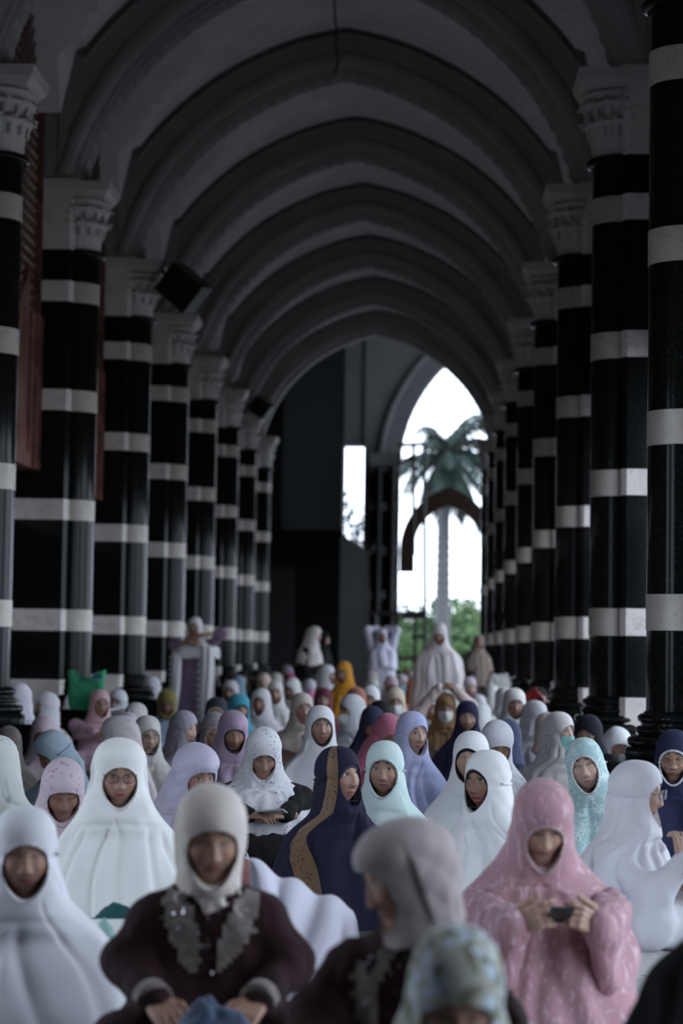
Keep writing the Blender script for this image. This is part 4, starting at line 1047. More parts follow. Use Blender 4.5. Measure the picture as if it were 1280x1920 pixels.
        if lod > 1:
            for sx in (-1, 1):
                pts = [Rh@np.array([sx*.0315+hw*.93*np.sign(math.cos(t))*abs(math.cos(t))**.7, -.1075, .010+hh*.93*np.sign(math.sin(t))*abs(math.sin(t))**.7])+hc-O for t in np.linspace(0, 2*math.pi, 20, endpoint=False)]
                pts2 = [p+Rh@np.array([0, .0012, 0]) for p in pts]
                MB().add(pts+pts2, [tuple(range(20)), tuple(range(39, 19, -1))]+[(i, 20+i, 20+(i+1) % 20, (i+1) % 20) for i in range(20)]).build('lens', LENS, g)
    if post: post(dict(e=e, O=O, Rh=Rh, hc=hc, zs=zs, w=wf, R=R, P=P, hood=hood))
    return dict(e=e, O=O, Rh=Rh, hc=hc, zs=zs, w=wf, R=R, P=P, hood=hood)

# ------------------------------------------------------------------ hands
def hand_caps(wrist, fwd, up, side, curl=.5, thumb=.6, spread=.10, L=1.0):
    "fwd: wrist to knuckles, up: back-of-hand normal, side: +1 thumb on the right of fwd x up"
    fwd = np.array(fwd, float); fwd /= np.linalg.norm(fwd); up = np.array(up, float); up -= fwd*(up@fwd); up /= np.linalg.norm(up); lat = np.cross(fwd, up)*side
    w = np.array(wrist, float); C = []; tips = []
    kn = [w+fwd*.088*L+lat*d*L for d in (.030, .010, -.010, -.028)]
    for k, d in zip(kn, (.020, .007, -.007, -.020)): C.append((w+lat*d*L+fwd*.012, .0135*L, k, .0105*L))
    C.append((w-fwd*.05, .023*L, w+fwd*.02, .021*L))
    for i, (k, ln) in enumerate(zip(kn, (.068, .076, .071, .056))):
        cu = curl if not isinstance(curl, (list, tuple)) else curl[i]; d = fwd+lat*spread*(1.5-i)*.6; d /= np.linalg.norm(d); p = k; rr = .0092*L
        for j, fr in enumerate((.46, .31, .23)):
            a = cu*(.75 if j == 0 else 1.0); ax = np.cross(up, d); ax /= np.linalg.norm(ax)
            d = d*math.cos(a)-np.cross(ax, d)*0-up*0+(np.cross(ax, d))*math.sin(a); d /= np.linalg.norm(d)
            q = p+d*ln*fr*L; C.append((p, rr, q, rr*.9)); p = q; rr *= .9
            upn = np.cross(d, ax)
        tips.append((p-upn*0, -np.cross(ax, d)*-1))
    b = w+fwd*.020*L+lat*.026*L; dth = fwd*.72+lat*.62-up*.35*thumb; dth /= np.linalg.norm(dth); m1 = b+dth*.042*L
    d2 = fwd*.9+lat*(.30-.5*thumb)-up*.45*thumb; d2 /= np.linalg.norm(d2); m2 = m1+d2*.030*L; m3 = m2+d2*.024*L
    C += [(b, .0150*L, m1, .0112*L), (m1, .0110*L, m2, .0098*L), (m2, .0098*L, m3, .0085*L)]
    return C, tips
# ------------------------------------------------------------------ the crowd, near to far
WH = (.74, .74, .76); WB = (.70, .72, .78); CR_ = (.70, .66, .60)
# --- front rows
person('woman in a plain white prayer cape at the bottom left corner', 48, 1512, 640, 14, 12, 0, lod=3, col=(.70, .71, .76), tone='m', eyes=.3, wide=1.05, tie=True, ot=.050, hood=1.08, lip=(.25, .07, .07))
person('woman with dark glasses in a fluffy white prayer cape', 225, 1385, 480, 12, 14, 0, lod=3, col=(.76, .77, .76), tone='m', glasses='d', eyes=.35, hood=1.22, ot=.050, wide=1.06, seatw=.95, fold=.022, lip=(.30, .06, .07))
person('woman in a dark maroon velvet blouse and cream headscarf looking down', 398, 1473, 700, 12, 20, 0, style='tight', lod=3, col=(.58, .53, .49), robe=(.017, .0035, .006), tone='m', eyes=.2, hood=1.10, peak=.008, lip=(.32, .10, .09), arms=[((-.225, -.02, .30), (-.14, -.20, .225)), ((.225, -.02, .30), (.13, -.20, .225))], hands=[((.35, -.8, -.25), (-.2, -.2, .9), -1, .4, .4), ((-.35, -.8, -.25), (.2, -.2, .9), 1, .4, .4)], post=lambda d: maroon(d, 0))
person('woman in a dark maroon blouse and mauve grey headscarf turned to the left', 745, 1538, 800, -68, 22, 0, style='tight', lod=3, col=(.40, .35, .35), robe=(.017, .0035, .006), tone='m', eyes=.5, hood=1.22, ty=-12, peak=.014, crease=.7, arms=[((-.22, -.08, .28), (-.12, -.22, .20)), ((.22, -.04, .28), (.13, -.20, .20))], post=lambda d: maroon(d, 1))
person('woman in a dusty pink prayer cape bent over a phone', 1020, 1465, 600, 4, 30, 0, lod=3, col=(.43, .25, .285), pat='streak', pc=(.60, .45, .50), ps=60, tone='l', eyes=.15, trim=(.50, .38, .38), wide=1.15, ot=.045, ow=.058, lip=(.40, .12, .12), hood=1.08, seatw=.86, arms=[((-.20, -.10, .34), (-.105, -.305, .315)), ((.215, -.08, .34), (.165, -.305, .315))], hands=[((.7, -.42, .38), (-.55, -.75, .15), -1, [.35, .6, .8, .9], .3), ((-.7, -.42, .38), (.55, -.75, .15), 1, [.6, .75, .85, .9], .3)], sleeves=.20, post=pink_phone)
person('bowed child in a mottled green and blue patterned hood at the bottom edge', 858, 1745, 950, 4, 34, 0, lod=3, col=(.46, .47, .41), pat='camo', pc=(.20, .21, .15), ps=22, tone='m', eyes=.2, hood=1.08)
person('person in black cut off by the lower right edge', 1410, 1500, 860, -20, 10, 0, lod=2, col=(.006, .006, .007), tone='m', wide=1.05)
person('woman in white sitting sideways with a hand at her face', 1195, 1425, 460, 72, 6, 0, style='scarf', lod=3, col=(.70, .70, .76), robe=(.70, .70, .76), tone='l', glasses='d', tie=True, ty=62, hood=1.06, long=.20, arms=[((-.20, -.22, .22), (-.12, -.30, .35)), ((.2, -.05, .25), (.08, -.22, .22))], hands=[((.28, .18, .75), (-.5, -.75, .1), 1, .7, .5), ((-.6, -.6, .1), (.2, -.3, .9), 1, .5, .4)], post=hem_band)
person('woman in a mint green prayer dress with white lace pattern', 1092, 1382, 400, -10, 4, -14, lod=3, col=(.36, .53, .54), pat='lace', pc=(.62, .72, .73), ps=55, tone='p', eyes=.25, trim=(.72, .72, .76), ow=.060, ot=.058, lip=(.42, .16, .16))
person('white-caped woman with open mouth turned to the left beside the pink cape', 915, 1405, 460, -42, 2, 0, lod=3, col=(.78, .79, .80), tone='d', eyes=.7, mouth=.8, tie=True, ty=-25, inner=(.012, .012, .014), lip=(.34, .06, .07), ow=.062)
person('woman in a white cape with a black inner band behind the open-mouthed woman', 884, 1370, 390, -14, 4, 0, lod=2, col=(.76, .77, .79), tone='l', eyes=.25, inner=(.01, .01, .012))
person('woman in a navy cape with a gold bordered headscarf looking right', 632, 1398, 440, 46, -2, 0, lod=3, col=(.013, .014, .036), tone='m', eyes=.8, gaze=1.0, ty=18, tie=True, wide=1.08, lip=(.33, .08, .08), ow=.062, inner=(.035, .037, .07), post=gold_border)
person('elderly woman in a pale mint ruffled cape', 722, 1388, 400, -6, 4, 0, lod=3, col=(.58, .72, .71), tone='m', age=1, eyes=.4, trim=(.60, .73, .72), tie=True, fold=.02, mouth=.15)
person('elderly woman in a periwinkle blue cape', 772, 1333, 320, 34, 4, 0, lod=3, col=(.42, .47, .72), pat='blotch', pc=(.52, .52, .74), ps=9, tone='l', age=1, eyes=.5, ty=14, tie=True)
person('woman in a white cape looking up beside the gold scarf', 600, 1322, 310, 12, -2, 0, lod=3, col=(.72, .72, .76), tone='m', eyes=.9, inner=(.10, .10, .07), wide=1.05)
person('woman in a white headscarf with purple flowers reading a phone', 495, 1367, 360, 10, 34, 0, style='scarf', lod=3, col=(.70, .70, .74), pat='floral', pc=(.22, .20, .34), ps=60, robe=(.010, .010, .012), tone='m', eyes=.2, long=.24, hood=1.08, ow=.060, arms=[((-.20, .0, .36), (-.075, -.24, .29)), ((.205, .0, .36), (.12, -.22, .29))], hands=[((.75, -.45, .05), (-.1, -.35, .9), -1, .45, .6), ((-.75, -.45, .05), (.1, -.35, .9), 1, .45, .6)], post=floral_phone)
person('woman in a pale lavender satin headscarf and salmon dress', 372, 1395, 420, 36, 24, 0, style='scarf', lod=3, col=(.46, .44, .56), robe=(.42, .20, .20), rough=.5, tone='m', eyes=.5, long=.10, hood=1.10, peak=.02, crease=1.3)
person('woman in a mauve satin hood with a black inner cap', 438, 1333, 290, 16, 20, 0, lod=2, col=(.42, .31, .43), tone='m', inner=(.01, .01, .012), rough=.55, eyes=.3, hood=1.10, peak=.016)
person('woman with glasses in a grey brown printed hood with peach trim', 403, 1335, 275, 14, 16, 0, lod=2, col=(.28, .26, .27), pat='floral', pc=(.45, .40, .40), ps=60, tone='l', glasses='g', trim=(.60, .46, .40), eyes=.4)
person('woman in a grey lavender cape seen from the side', 345, 1332, 270, 62, 8, 0, lod=2, col=(.40, .37, .46), tone='p', tie=True, ty=30)
person('woman in a black hood with a peach band peeking over the grey hood', 405, 1307, 228, 4, 6, 0, lod=2, col=(.03, .035, .045), tone='l', trim=(.62, .48, .42))
person('woman in a turquoise hood with a black inner cap', 448, 1300, 218, 26, 12, 0, style='scarf', lod=2, col=(.06, .33, .45), robe=(.05, .27, .36), tone='m', inner=(.008, .008, .01), hood=1.08)
person('child in an olive green hood and light blue shirt', 313, 1292, 192, 4, 24, 0, style='tight', lod=2, col=(.20, .17, .05), robe=(.42, .52, .70), tone='d', eyes=.2, hood=1.08)
person('woman with glasses in a soft pink headscarf and pink jacket', 187, 1292, 210, 24, 4, 0, style='scarf', lod=2, col=(.66, .43, .46), robe=(.60, .42, .49), tone='m', glasses='g', long=.06, swag=.006, ty=14, arms=[((-.205, .0, .42), (-.06, -.22, .38)), ((.205, .0, .42), (.09, -.22, .38))], hands=[((.8, -.4, -.1), (-.1, -.4, .9), -1, .4, .5), ((-.8, -.4, -.1), (.1, -.4, .9), 1, .4, .5)])
person('masked woman in white directly behind the pink headscarf', 222, 1292, 188, -18, 4, 0, lod=2, col=(.72, .74, .78), tone='l', mask='w', tie=True)
person('girl in a white cape facing left near the green bag', 90, 1297, 212, -66, -4, 0, lod=2, col=(.74, .73, .80), tone='p', tie=True, ty=-10, mouth=.2)
person('white hooded woman half hidden by the nearest left column base', 35, 1280, 232, -62, 4, 0, lod=1, col=(.70, .68, .78), tone='p', tie=True)
person('woman in a pale pink pointed hood under the facing-left girl', 82, 1342, 270, 6, 18, 0, lod=2, col=(.60, .48, .54), tone='d', peak=.012, eyes=.3)
person('woman in a dark printed hood with red edging at the left edge', 16, 1362, 290, 12, 22, 0, lod=2, col=(.16, .14, .13), pat='floral', pc=(.3, .28, .26), ps=60, tone='m', inner=(.45, .03, .05))
person('woman in a steel blue hood bowing to the left', 92, 1370, 322, -56, 34, 0, lod=2, col=(.33, .42, .49), tone='d', tie=True, ty=-20, eyes=.2)
person('woman in a pink printed hood bent down behind the fluffy white cape', 120, 1425, 430, 16, 32, 0, lod=2, col=(.56, .46, .52), pat='floral', pc=(.32, .22, .30), ps=42, tone='d', eyes=.2, hood=1.05, peak=.01)
person('woman in a pale green print cape cut by the left edge', -8, 1378, 420, -50, 6, 0, lod=2, col=(.62, .65, .62), pat='streak', pc=(.35, .37, .36), ps=30, tone='d', ty=-25, wide=1.1)
person('woman in a greige hood turned away to the left', 222, 1341, 330, -104, 10, 0, lod=2, col=(.50, .46, .46), tone='m', hood=1.10, ty=-70, pat='floral', pc=(.40, .36, .37), ps=20)
person('elderly woman with glasses in a cream hood and printed shawl', 276, 1341, 285, 24, 6, 0, lod=2, col=(.66, .64, .60), tone='p', age=1, glasses='g', inner=(.24, .28, .29), eyes=.5, pat='streak', pc=(.45, .43, .42), ps=30)
person('woman in a cream knitted cap turned away behind the greige hood', 255, 1317, 240, 150, 4, 0, lod=2, col=(.62, .58, .56), tone='m', pat='streak', pc=(.45, .42, .42), ps=60)
person('woman in a pale lilac hood between the greige and cream hoods', 238, 1335, 262, -150, 4, 0, lod=1, col=(.56, .52, .62), tone='m')
# --- middle rows
person('woman in a beige headscarf and rose batik dress', 566, 1298, 235, 20, 4, 0, style='scarf', lod=2, col=(.55, .48, .43), robe=(.52, .33, .31), rpat='lace', rpc=(.66, .52, .48), rps=45, tone='m', eyes=.7, long=.08)
person('woman in a white print shawl looking left behind the turquoise hood', 490, 1290, 205, -14, 2, 0, lod=2, col=(.62, .62, .65), pat='floral', pc=(.48, .50, .58), ps=30, tone='m', ow=.060)
person('woman in a grey white headscarf behind the white print shawl', 516, 1276, 168, 4, 4, 0, lod=1, col=(.62, .62, .60), tone='l')
person('woman with glasses in a white cap turned left', 548, 1271, 162, -34, 10, 0, lod=1, col=(.72, .72, .71), tone='m', glasses='d')
person('woman in a silver grey hood with a dark inner cap', 433, 1275, 168, -14, 4, 0, lod=2, col=(.55, .54, .58), tone='l', inner=(.03, .03, .03))
person('woman in a dusty blue headscarf seen from behind', 447, 1266, 142, 165, 4, 0, lod=1, col=(.20, .28, .38), tone='m')
person('bare-headed woman with long black hair', 454, 1256, 128, 26, 4, 0, lod=1, col=(.012, .011, .011), tone='p', robe=(.16, .22, .32), style='scarf', long=.05, hood=.96, ow=.056)
person('person with a black head covering at the far left', 431, 1260, 121, -30, 4, 0, lod=1, col=(.015, .014, .016), tone='m')
person('woman in a peach knitted hood turned left', 494, 1262, 138, -40, 8, 0, lod=1, col=(.58, .46, .38), tone='m')
person('dark-hooded person just behind the peach hood', 482, 1254, 115, -70, 4, 0, lod=1, col=(.014, .014, .016), tone='m')
person('woman in an oatmeal hood turned away behind the white cap', 518, 1261, 130, 160, 4, 0, lod=1, col=(.50, .47, .44), tone='m')
person('woman in a plum grey hood, tallest of the far left cluster', 538, 1247, 112, -50, 4, 0, lod=1, col=(.28, .23, .29), tone='m')
person('woman in a raspberry pink hood turned away', 543, 1262, 128, 170, 4, 0, lod=1, col=(.42, .09, .19), tone='m')
person('woman in a pale lavender hood turned away near the standing pair', 580, 1273, 150, -160, 4, 0, lod=1, col=(.60, .59, .68), tone='m')
person('kneeling woman in a bright white hood facing right', 612, 1246, 152, 66, 2, 0, lod=1, col=(.74, .76, .82), tone='m', inner=(.05, .05, .07))
person('woman in a mustard orange cape', 645, 1240, 160, -26, 8, 0, lod=2, col=(.55, .25, .025), tone='m', peak=.012, wide=1.0)
person('woman in a pale grey beige hood just below the mustard cape', 650, 1271, 152, 8, 6, 0, style='scarf', lod=1, col=(.50, .46, .47), robe=(.02, .02, .03), tone='l')
person('woman in a burgundy hood facing the camera', 605, 1288, 188, 6, 4, 0, lod=2, col=(.13, .022, .045), tone='m')
person('person in a hot pink hood low behind the burgundy hood', 583, 1292, 168, 170, 4, 0, lod=1, col=(.55, .20, .38), tone='m')
person('woman in a terracotta hood turned away', 668, 1288, 190, -150, 4, 0, lod=1, col=(.40, .15, .11), tone='m')
person('masked woman in a silver lace hood facing left', 660, 1301, 240, -58, 6, 0, lod=2, col=(.56, .58, .61), pat='floral', pc=(.40, .44, .42), ps=25, tone='l', mask='w', ty=-20)
person('woman in a white hood with a shaded face near the terracotta hood', 695, 1285, 190, -12, 6, 0, lod=1, col=(.72, .74, .78), tone='d')  # face in the darkest skin tone
person('person in a black hood turned away above the navy hood', 712, 1312, 225, 165, 4, 0, lod=1, col=(.008, .008, .010), tone='m')
person('woman in a navy hood bowing in front of the rose hood', 699, 1325, 262, 14, 26, 0, lod=2, col=(.030, .035, .075), tone='d', eyes=.2)
person('woman in a rose pink hood bending to the right', 730, 1339, 285, 34, 34, 0, lod=2, col=(.50, .16, .24), tone='d', tie=True, eyes=.2)
person('woman in a blush pink hood looking down at the far centre', 733, 1267, 152, 10, 18, 0, lod=1, col=(.54, .40, .43), tone='d')
person('woman in a taupe hood turned away at the far centre', 696, 1257, 132, 158, 4, 0, lod=1, col=(.33, .28, .28), tone='m')
person('woman in a pale sage cap below the taupe hood', 698, 1272, 152, 30, 10, 0, lod=1, col=(.50, .56, .51), tone='m', inner=(.02, .02, .02))
person('woman in a cream hood wearing a white face mask', 741, 1289, 202, 2, 6, 0, lod=2, col=(.62, .52, .42), tone='m', mask='w', ot=.052)
person('woman in grey with a sky blue face mask', 752, 1264, 132, 46, 6, 0, lod=1, col=(.46, .44, .46), tone='m', mask='b')
person('person in a dark red hood under the scaffold', 762, 1257, 118, 140, 4, 0, lod=1, col=(.17, .016, .03), tone='m')
person('person in a white cap beside the dark red hood', 774, 1258, 120, 20, 4, 0, lod=1, col=(.72, .72, .74), tone='m')
person('person in bright orange red behind the masked cream hood', 775, 1272, 150, 150, 4, 0, lod=1, col=(.50, .12, .05), tone='m')
person('masked woman in a tan brown hood raising both arms', 835, 1299, 212, 4, 8, 0, style='scarf', lod=2, col=(.26, .155, .075), robe=(.60, .48, .47), tone='m', mask='w', ot=.050, peak=.012, long=.12, hood=1.04, rpat='floral', rpc=(.36, .28, .34), rps=40, arms=[((-.245, -.10, .60), (-.06, -.14, .83)), ((.215, -.08, .67), (.08, -.13, .82))], hands=[((.8, -.1, .2), (0, -.4, .9), -1, .6, .5), ((-.8, -.1, .2), (0, -.4, .9), 1, .6, .5)])
person('woman in a white cap framed by the raised arm', 806, 1302, 190, 10, 10, 0, lod=1, col=(.66, .67, .70), tone='d')
person('woman in a deep navy hood facing the camera', 876, 1313, 242, 2, 4, 0, lod=2, col=(.022, .024, .065), tone='l', eyes=.6, ot=.050, lip=(.33, .10, .10))
person('woman in a lilac pink hood beside the standing white cape', 879, 1269, 152, 24, 10, 0, lod=1, col=(.50, .39, .49), tone='l')
person('woman in white with a dark inner band behind the deep navy hood', 896, 1302, 188, 12, 20, 0, lod=1, col=(.68, .66, .72), tone='m', inner=(.05, .05, .05))
person('woman in a white hood with grey blossoms turned away', 902, 1317, 212, 155, 8, 0, style='scarf', lod=1, col=(.62, .64, .64), pat='floral', pc=(.3, .32, .34), ps=45, robe=(.03, .03, .035), tone='m')
person('dark-hooded person at the foot of the far right columns', 884, 1256, 114, 10, 4, 0, lod=1, col=(.02, .016, .02), tone='m')
person('left of the pair in ivory hoods turned away on the right', 925, 1286, 182, 150, 6, 0, lod=1, col=(.66, .68, .67), tone='m')
person('right of the pair in ivory hoods turned away on the right', 944, 1288, 184, -165, 6, 0, lod=1, col=(.64, .65, .64), tone='m')
person('woman in an ivory fluffy hood with a shaded face', 964, 1290, 224, 8, 10, 0, lod=2, col=(.74, .72, .69), tone='d', hood=1.1)  # darkest skin tone for this face
person('woman in a white cape facing right below the column bases', 1003, 1313, 232, 66, 8, 0, lod=2, col=(.70, .71, .76), tone='l', tie=True, ty=20)
person('woman in a beige print hood half behind the teal mask', 1026, 1335, 262, -160, 4, 0, lod=1, col=(.58, .50, .46), pat='floral', pc=(.42, .34, .32), ps=30, tone='m')
person('woman in an ivory cape wearing a teal face mask', 1047, 1334, 292, 48, 4, 0, lod=2, col=(.68, .66, .64), tone='l', mask='t', tie=True, ty=22)
person('woman in a white cape bowing low in the right middle', 934, 1353, 330, 14, 36, 0, lod=2, col=(.68, .68, .74), tone='d', eyes=.2, hood=1.05)
person('person in a navy hood hidden behind the bowing white cape', 950, 1347, 300, 170, 4, 0, lod=1, col=(.06, .075, .15), tone='m')
person('woman with glasses in a black cape behind the mint green dress', 1103, 1340, 285, -24, 14, 0, lod=2, col=(.010, .011, .018), tone='m', glasses='g', wide=1.15)
person('woman in a white cap beside the right column plinth', 1160, 1363, 285, 24, 24, 14, style='tight', lod=2, col=(.72, .74, .78), tone='m', eyes=.2, robe=(.02, .02, .03), ob=-.06)
person('woman in a navy hood with white trim at the right edge', 1262, 1368, 372, -8, 16, 0, lod=3, col=(.016, .018, .050), tone='m', age=1, glasses='g', trim=(.66, .66, .72), eyes=.2)
person('person with dark brown hair below the red bag', 1010, 1288, 182, 40, 10, 0, lod=1, col=(.022, .016, .013), tone='m')
person('white-hooded person peeking from behind the third left column base', 285, 1268, 158, -44, 8, 0, lod=1, col=(.68, .68, .74), tone='d')
# --- standing
person('standing woman in a lavender dress with a white lace shawl, arms crossed', 366, 1156, 150, -14, 2, 0, style='scarf', stand=True, lod=3, col=(.74, .74, .76), robe=(.22, .155, .235), tone='m', long=.11, wide=1.22, sleeve_len=.3, eyes=.5, arms=[((-.265, -.10, 1.17), (-.03, -.24, 1.215)), ((.36, -.10, 1.33), (.10, -.27, 1.29))], hands=[((.8, -.1, -.15), (0, -.9, .4), -1, .3, .4), ((-.8, .0, -.2), (0, -.9, .4), 1, .3, .4)], post=lace_shawl)
person('woman standing in a long pale white prayer cape before the archway', 823, 1167, 160, -2, 22, 0, stand=True, lod=3, col=(.68, .63, .64), tone='m', eyes=.2, ot=.035, wide=1.04, hem=.05, fold=.026)
person('standing woman in white with both arms raised to her hood', 716, 1178, 116, 6, 4, 0, style='scarf', stand=True, lod=2, col=(.66, .65, .78), robe=(.66, .66, .78), tone='d', arms=[((-.24, -.02, 1.47), (-.07, .05, 1.50)), ((.24, -.02, 1.47), (.07, .05, 1.50))], hands=[((.8, .2, .1), (0, .3, .9), -1, .5, .5), ((-.8, .2, .1), (0, .3, .9), 1, .5, .5)], long=.25)
person('standing woman in a black coat and long ivory scarf facing right', 590, 1174, 130, 84, 12, 0, style='scarf', stand=True, lod=2, col=(.60, .56, .54), robe=(.006, .006, .007), tone='m', long=.17, hood=1.12, ty=80, wide=1.06)
person('standing woman in a black scarf behind the ivory scarf', 606, 1184, 118, 76, 4, 0, style='scarf', stand=True, lod=1, col=(.008, .008, .009), robe=(.008, .008, .009), tone='m', ty=60)
person('person in a brown robe leaning by the far right columns', 897, 1190, 104, 30, 8, 0, stand=True, lod=1, col=(.20, .155, .13), tone='d')
# ------------------------------------------------------------------ settle the depths so that neighbours do not share a place, then build
def settle():
    X = np.array([a[1] for a, k in PEOPLE], float); Yp = np.array([a[2] for a, k in PEOPLE], float); S0 = np.array([a[3] for a, k in PEOPLE], float); S = S0.copy()
    for it in range(260):
        P = np.array([atc(x, y, F/s)[:2] for x, y, s in zip(X, Yp, S)]); mv = 0
        for i in range(len(S)):
            d = np.hypot(P[:, 0]-P[i, 0], P[:, 1]-P[i, 1]); 
            for j in np.where(d < .66)[0]:
                if j <= i: continue
                if S0[i] >= S0[j]: S[i] *= 1.004; S[j] /= 1.004
                else: S[i] /= 1.004; S[j] *= 1.004
                mv += 1
        S = np.clip(S, S0*.87, S0*1.13)
        if not mv: break
    return S
for (a, k), s_ in zip(PEOPLE, settle()):
    make_person(a[0], a[1], a[2], float(s_), *a[4:], **k)
# ------------------------------------------------------------------ belongings
def cloth_obj(name, V, nu, nv, mat, label, cat, thick=.008):
    V = np.asarray(V); q = np.array([(j*nu+i, j*nu+i+1, (j+1)*nu+i+1, (j+1)*nu+i) for j in range(nv-1) for i in range(nu-1)])
    o = V.mean(0)*[1, 1, 0]; n0 = len(V); nn = normals(V, q); V2 = np.concatenate([V, V-nn*thick]); V2[:, 2] = np.maximum(V2[:, 2], .003); q2 = [q, q[:, ::-1]+n0]
    ed = [i for i in range(nu)]+[j*nu+nu-1 for j in range(1, nv)]+[(nv-1)*nu+i for i in range(nu-2, -1, -1)]+[j*nu for j in range(nv-2, 0, -1)]
    ed = np.array(ed); q2.append(np.stack([ed, ed+n0, np.roll(ed, -1)+n0, np.roll(ed, -1)], 1))
    ob = obj(name, mesh_np(name, V2-o, np.concatenate(q2)), mat); ob.location = o
    return tag(ob, label, cat)
def heap(cx, cy, sx, sy, h, name, mat, label, cat, seed=0, rot=0.0, n=44, peaks=4, rough=.06):
    r = np.random.RandomState(seed); u = np.linspace(-1, 1, n); X, Y = np.meshgrid(u, u); Z = np.zeros_like(X)
    for i in range(peaks): a, b = r.uniform(-.45, .45, 2); Z += r.uniform(.5, 1)*np.exp(-((X-a)**2+(Y-b)**2)/r.uniform(.12, .35))
    Z /= Z.max()
    f = 0
    for i in range(7): k = r.normal(size=2)*5; f = f+np.abs(np.cos(X*k[0]+Y*k[1]+1.3*np.sin(X*k[1]*.7+r.rand()*6)+r.rand()*6))/(1+.3*i)
    Z = Z*(1+rough*(f-f.mean())/f.std()); R2 = np.maximum(np.abs(X), np.abs(Y)); Z *= sstep(1.02, .72, R2); Z = np.maximum(Z, 0)*h+.004
    bl = 1+.10*np.sin(np.arctan2(Y, X)*3+r.rand()*6); c, s = math.cos(rot), math.sin(rot); Xs, Ys = X*sx*bl, Y*sy*bl
    V = np.stack([cx+Xs*c-Ys*s, cy+Xs*s+Ys*c, Z], -1).reshape(-1, 3); return cloth_obj(name, V, n, n, mat, label, cat, .004)
# green tote bag on the left ledge
def tote():
    c = F/203; B = atc(168, 1327, c); zb = Z0; e = tag(empty('tote_bag', (B[0], 19.35, zb)), 'bright green fabric tote bag standing on the left ledge', 'bag')
    m = fabric((.035, .27, .14)); nf, nz = 60, 26; V = []
    for j in range(nz):
        t = j/(nz-1); z = .33*t
        for i in range(nf):
            a = 2*math.pi*i/nf; ca, sa = math.cos(a), math.sin(a); wx = .175*(1-.04*t)+.010*math.sin(7*t+a*2); wy = .075*(1-.35*t)
            x = wx*np.sign(ca)*abs(ca)**.45; y = wy*np.sign(sa)*abs(sa)**.6
            sag = t**4*(-.075*math.exp(-((x+.0)/.06)**2)+.03*abs(x)/.17); cr = .008*math.sin(x*55+z*20)*math.sin(z*30+x*9)*t
            V.append((x, y+cr, max(z+sag+.004*math.sin(x*80)*t, 0)))
    V = np.array(V); n0 = len(V); Vi = V.copy(); Vi[:, :2] *= .97; Q = loft_faces(nz, nf)[:, ::-1]
    base = np.arange(nf)
    top = np.stack([(nz-1)*nf+base, (nz-1)*nf+np.roll(base, -1), n0+(nz-1)*nf+np.roll(base, -1), n0+(nz-1)*nf+base], 1)
    me = mesh_np('bag_body', np.concatenate([V, Vi, [[0, 0, .0]]]), [np.concatenate([Q, Q[:, ::-1]+n0, top]), np.stack([base, np.roll(base, -1), np.full(nf, 2*n0)], 1)])
    obj('bag_body', me, m, e)
    for sy in (-1, 1): MB().tube([(-.06, .045*sy, .25), (-.03, .05*sy, .285), (.01, .045*sy, .275), (.05, .05*sy, .25)], .010, 6).build('handle', fabric((.02, .17, .09)), e, smooth=True)
    MB().box(.06, .15, -.058, -.050, .29, .315, .002).build('printed_strip', fabric((.05, .07, .25)), e)
tote()
heap(aty(125, 1335, 19.3)[0], 19.3, .045, .045, .12, 'pouch', fabric((.66, .66, .70)), 'small white cloth pouch left of the green tote bag', 'pouch', 5).location.z = Z0
# far bags on the right
def lumpy_bag(px, py, s, w_, h_, d_, col, label, seed, z=0.0, handle=True):
    B = atc(px, py, F/s); e = tag(empty('bag', (B[0], B[1], z)), label, 'bag')
    caps = [((-w_*.3, 0, h_*.3), h_*.32, (w_*.3, 0, h_*.3), h_*.32), ((-w_*.25, 0, h_*.62), h_*.24, (w_*.28, 0, h_*.6), h_*.26), ((-w_*.3, 0, h_*.8), h_*.13, (-w_*.1, 0, h_*.85), h_*.1), ((w_*.15, 0, h_*.8), h_*.12, (w_*.3, 0, h_*.86), h_*.1)]
    V, Q = sdf_mesh(caps, .014, .04); V[:, 1] *= d_; V = wrinkle(V, Q, .006, 22, seed); V[:, 2] = np.maximum(V[:, 2], .003); obj('bag_body', mesh_np('bag_body', V, Q), fabric(col, rough=.4), e)
    if handle: MB().tube([(-w_*.25, 0, h_*.85), (-w_*.1, 0, h_*1.08), (w_*.1, 0, h_*1.08), (w_*.25, 0, h_*.85)], .009, 6).build('handle', fabric(col, rough=.4), e, smooth=True)
lumpy_bag(935, 1300, 143, .26, .30, .8, (.62, .62, .60), 'white plastic carrier bag by the far right columns', 2, z=.575, handle=False)
lumpy_bag(1001, 1330, 197, .12, .22, .7, (.45, .035, .05), 'red bag on the ledge by the right columns', 3, z=.575)
lumpy_bag(978, 1310, 165, .24, .26, .7, (.010, .010, .012), 'black bag on the ledge behind the red bag', 4, z=.575)
# red booklet of the child in the olive hood
p = atc(288, 1390, F/199); e = tag(empty('booklet', p), 'red booklet held by the child in the olive hood', 'book'); e.rotation_euler = (math.radians(60), .3, .4)
MB().box(-.06, .06, -.08, .08, -.006, -.004).build('cover', fabric((.40, .02, .02)), e); MB().box(-.057, .057, -.077, .077, -.004, .006).build('pages', fabric((.6, .58, .52)), e); MB().box(-.06, .06, -.08, .08, .006, .008).build('cover', fabric((.40, .02, .02)), e)
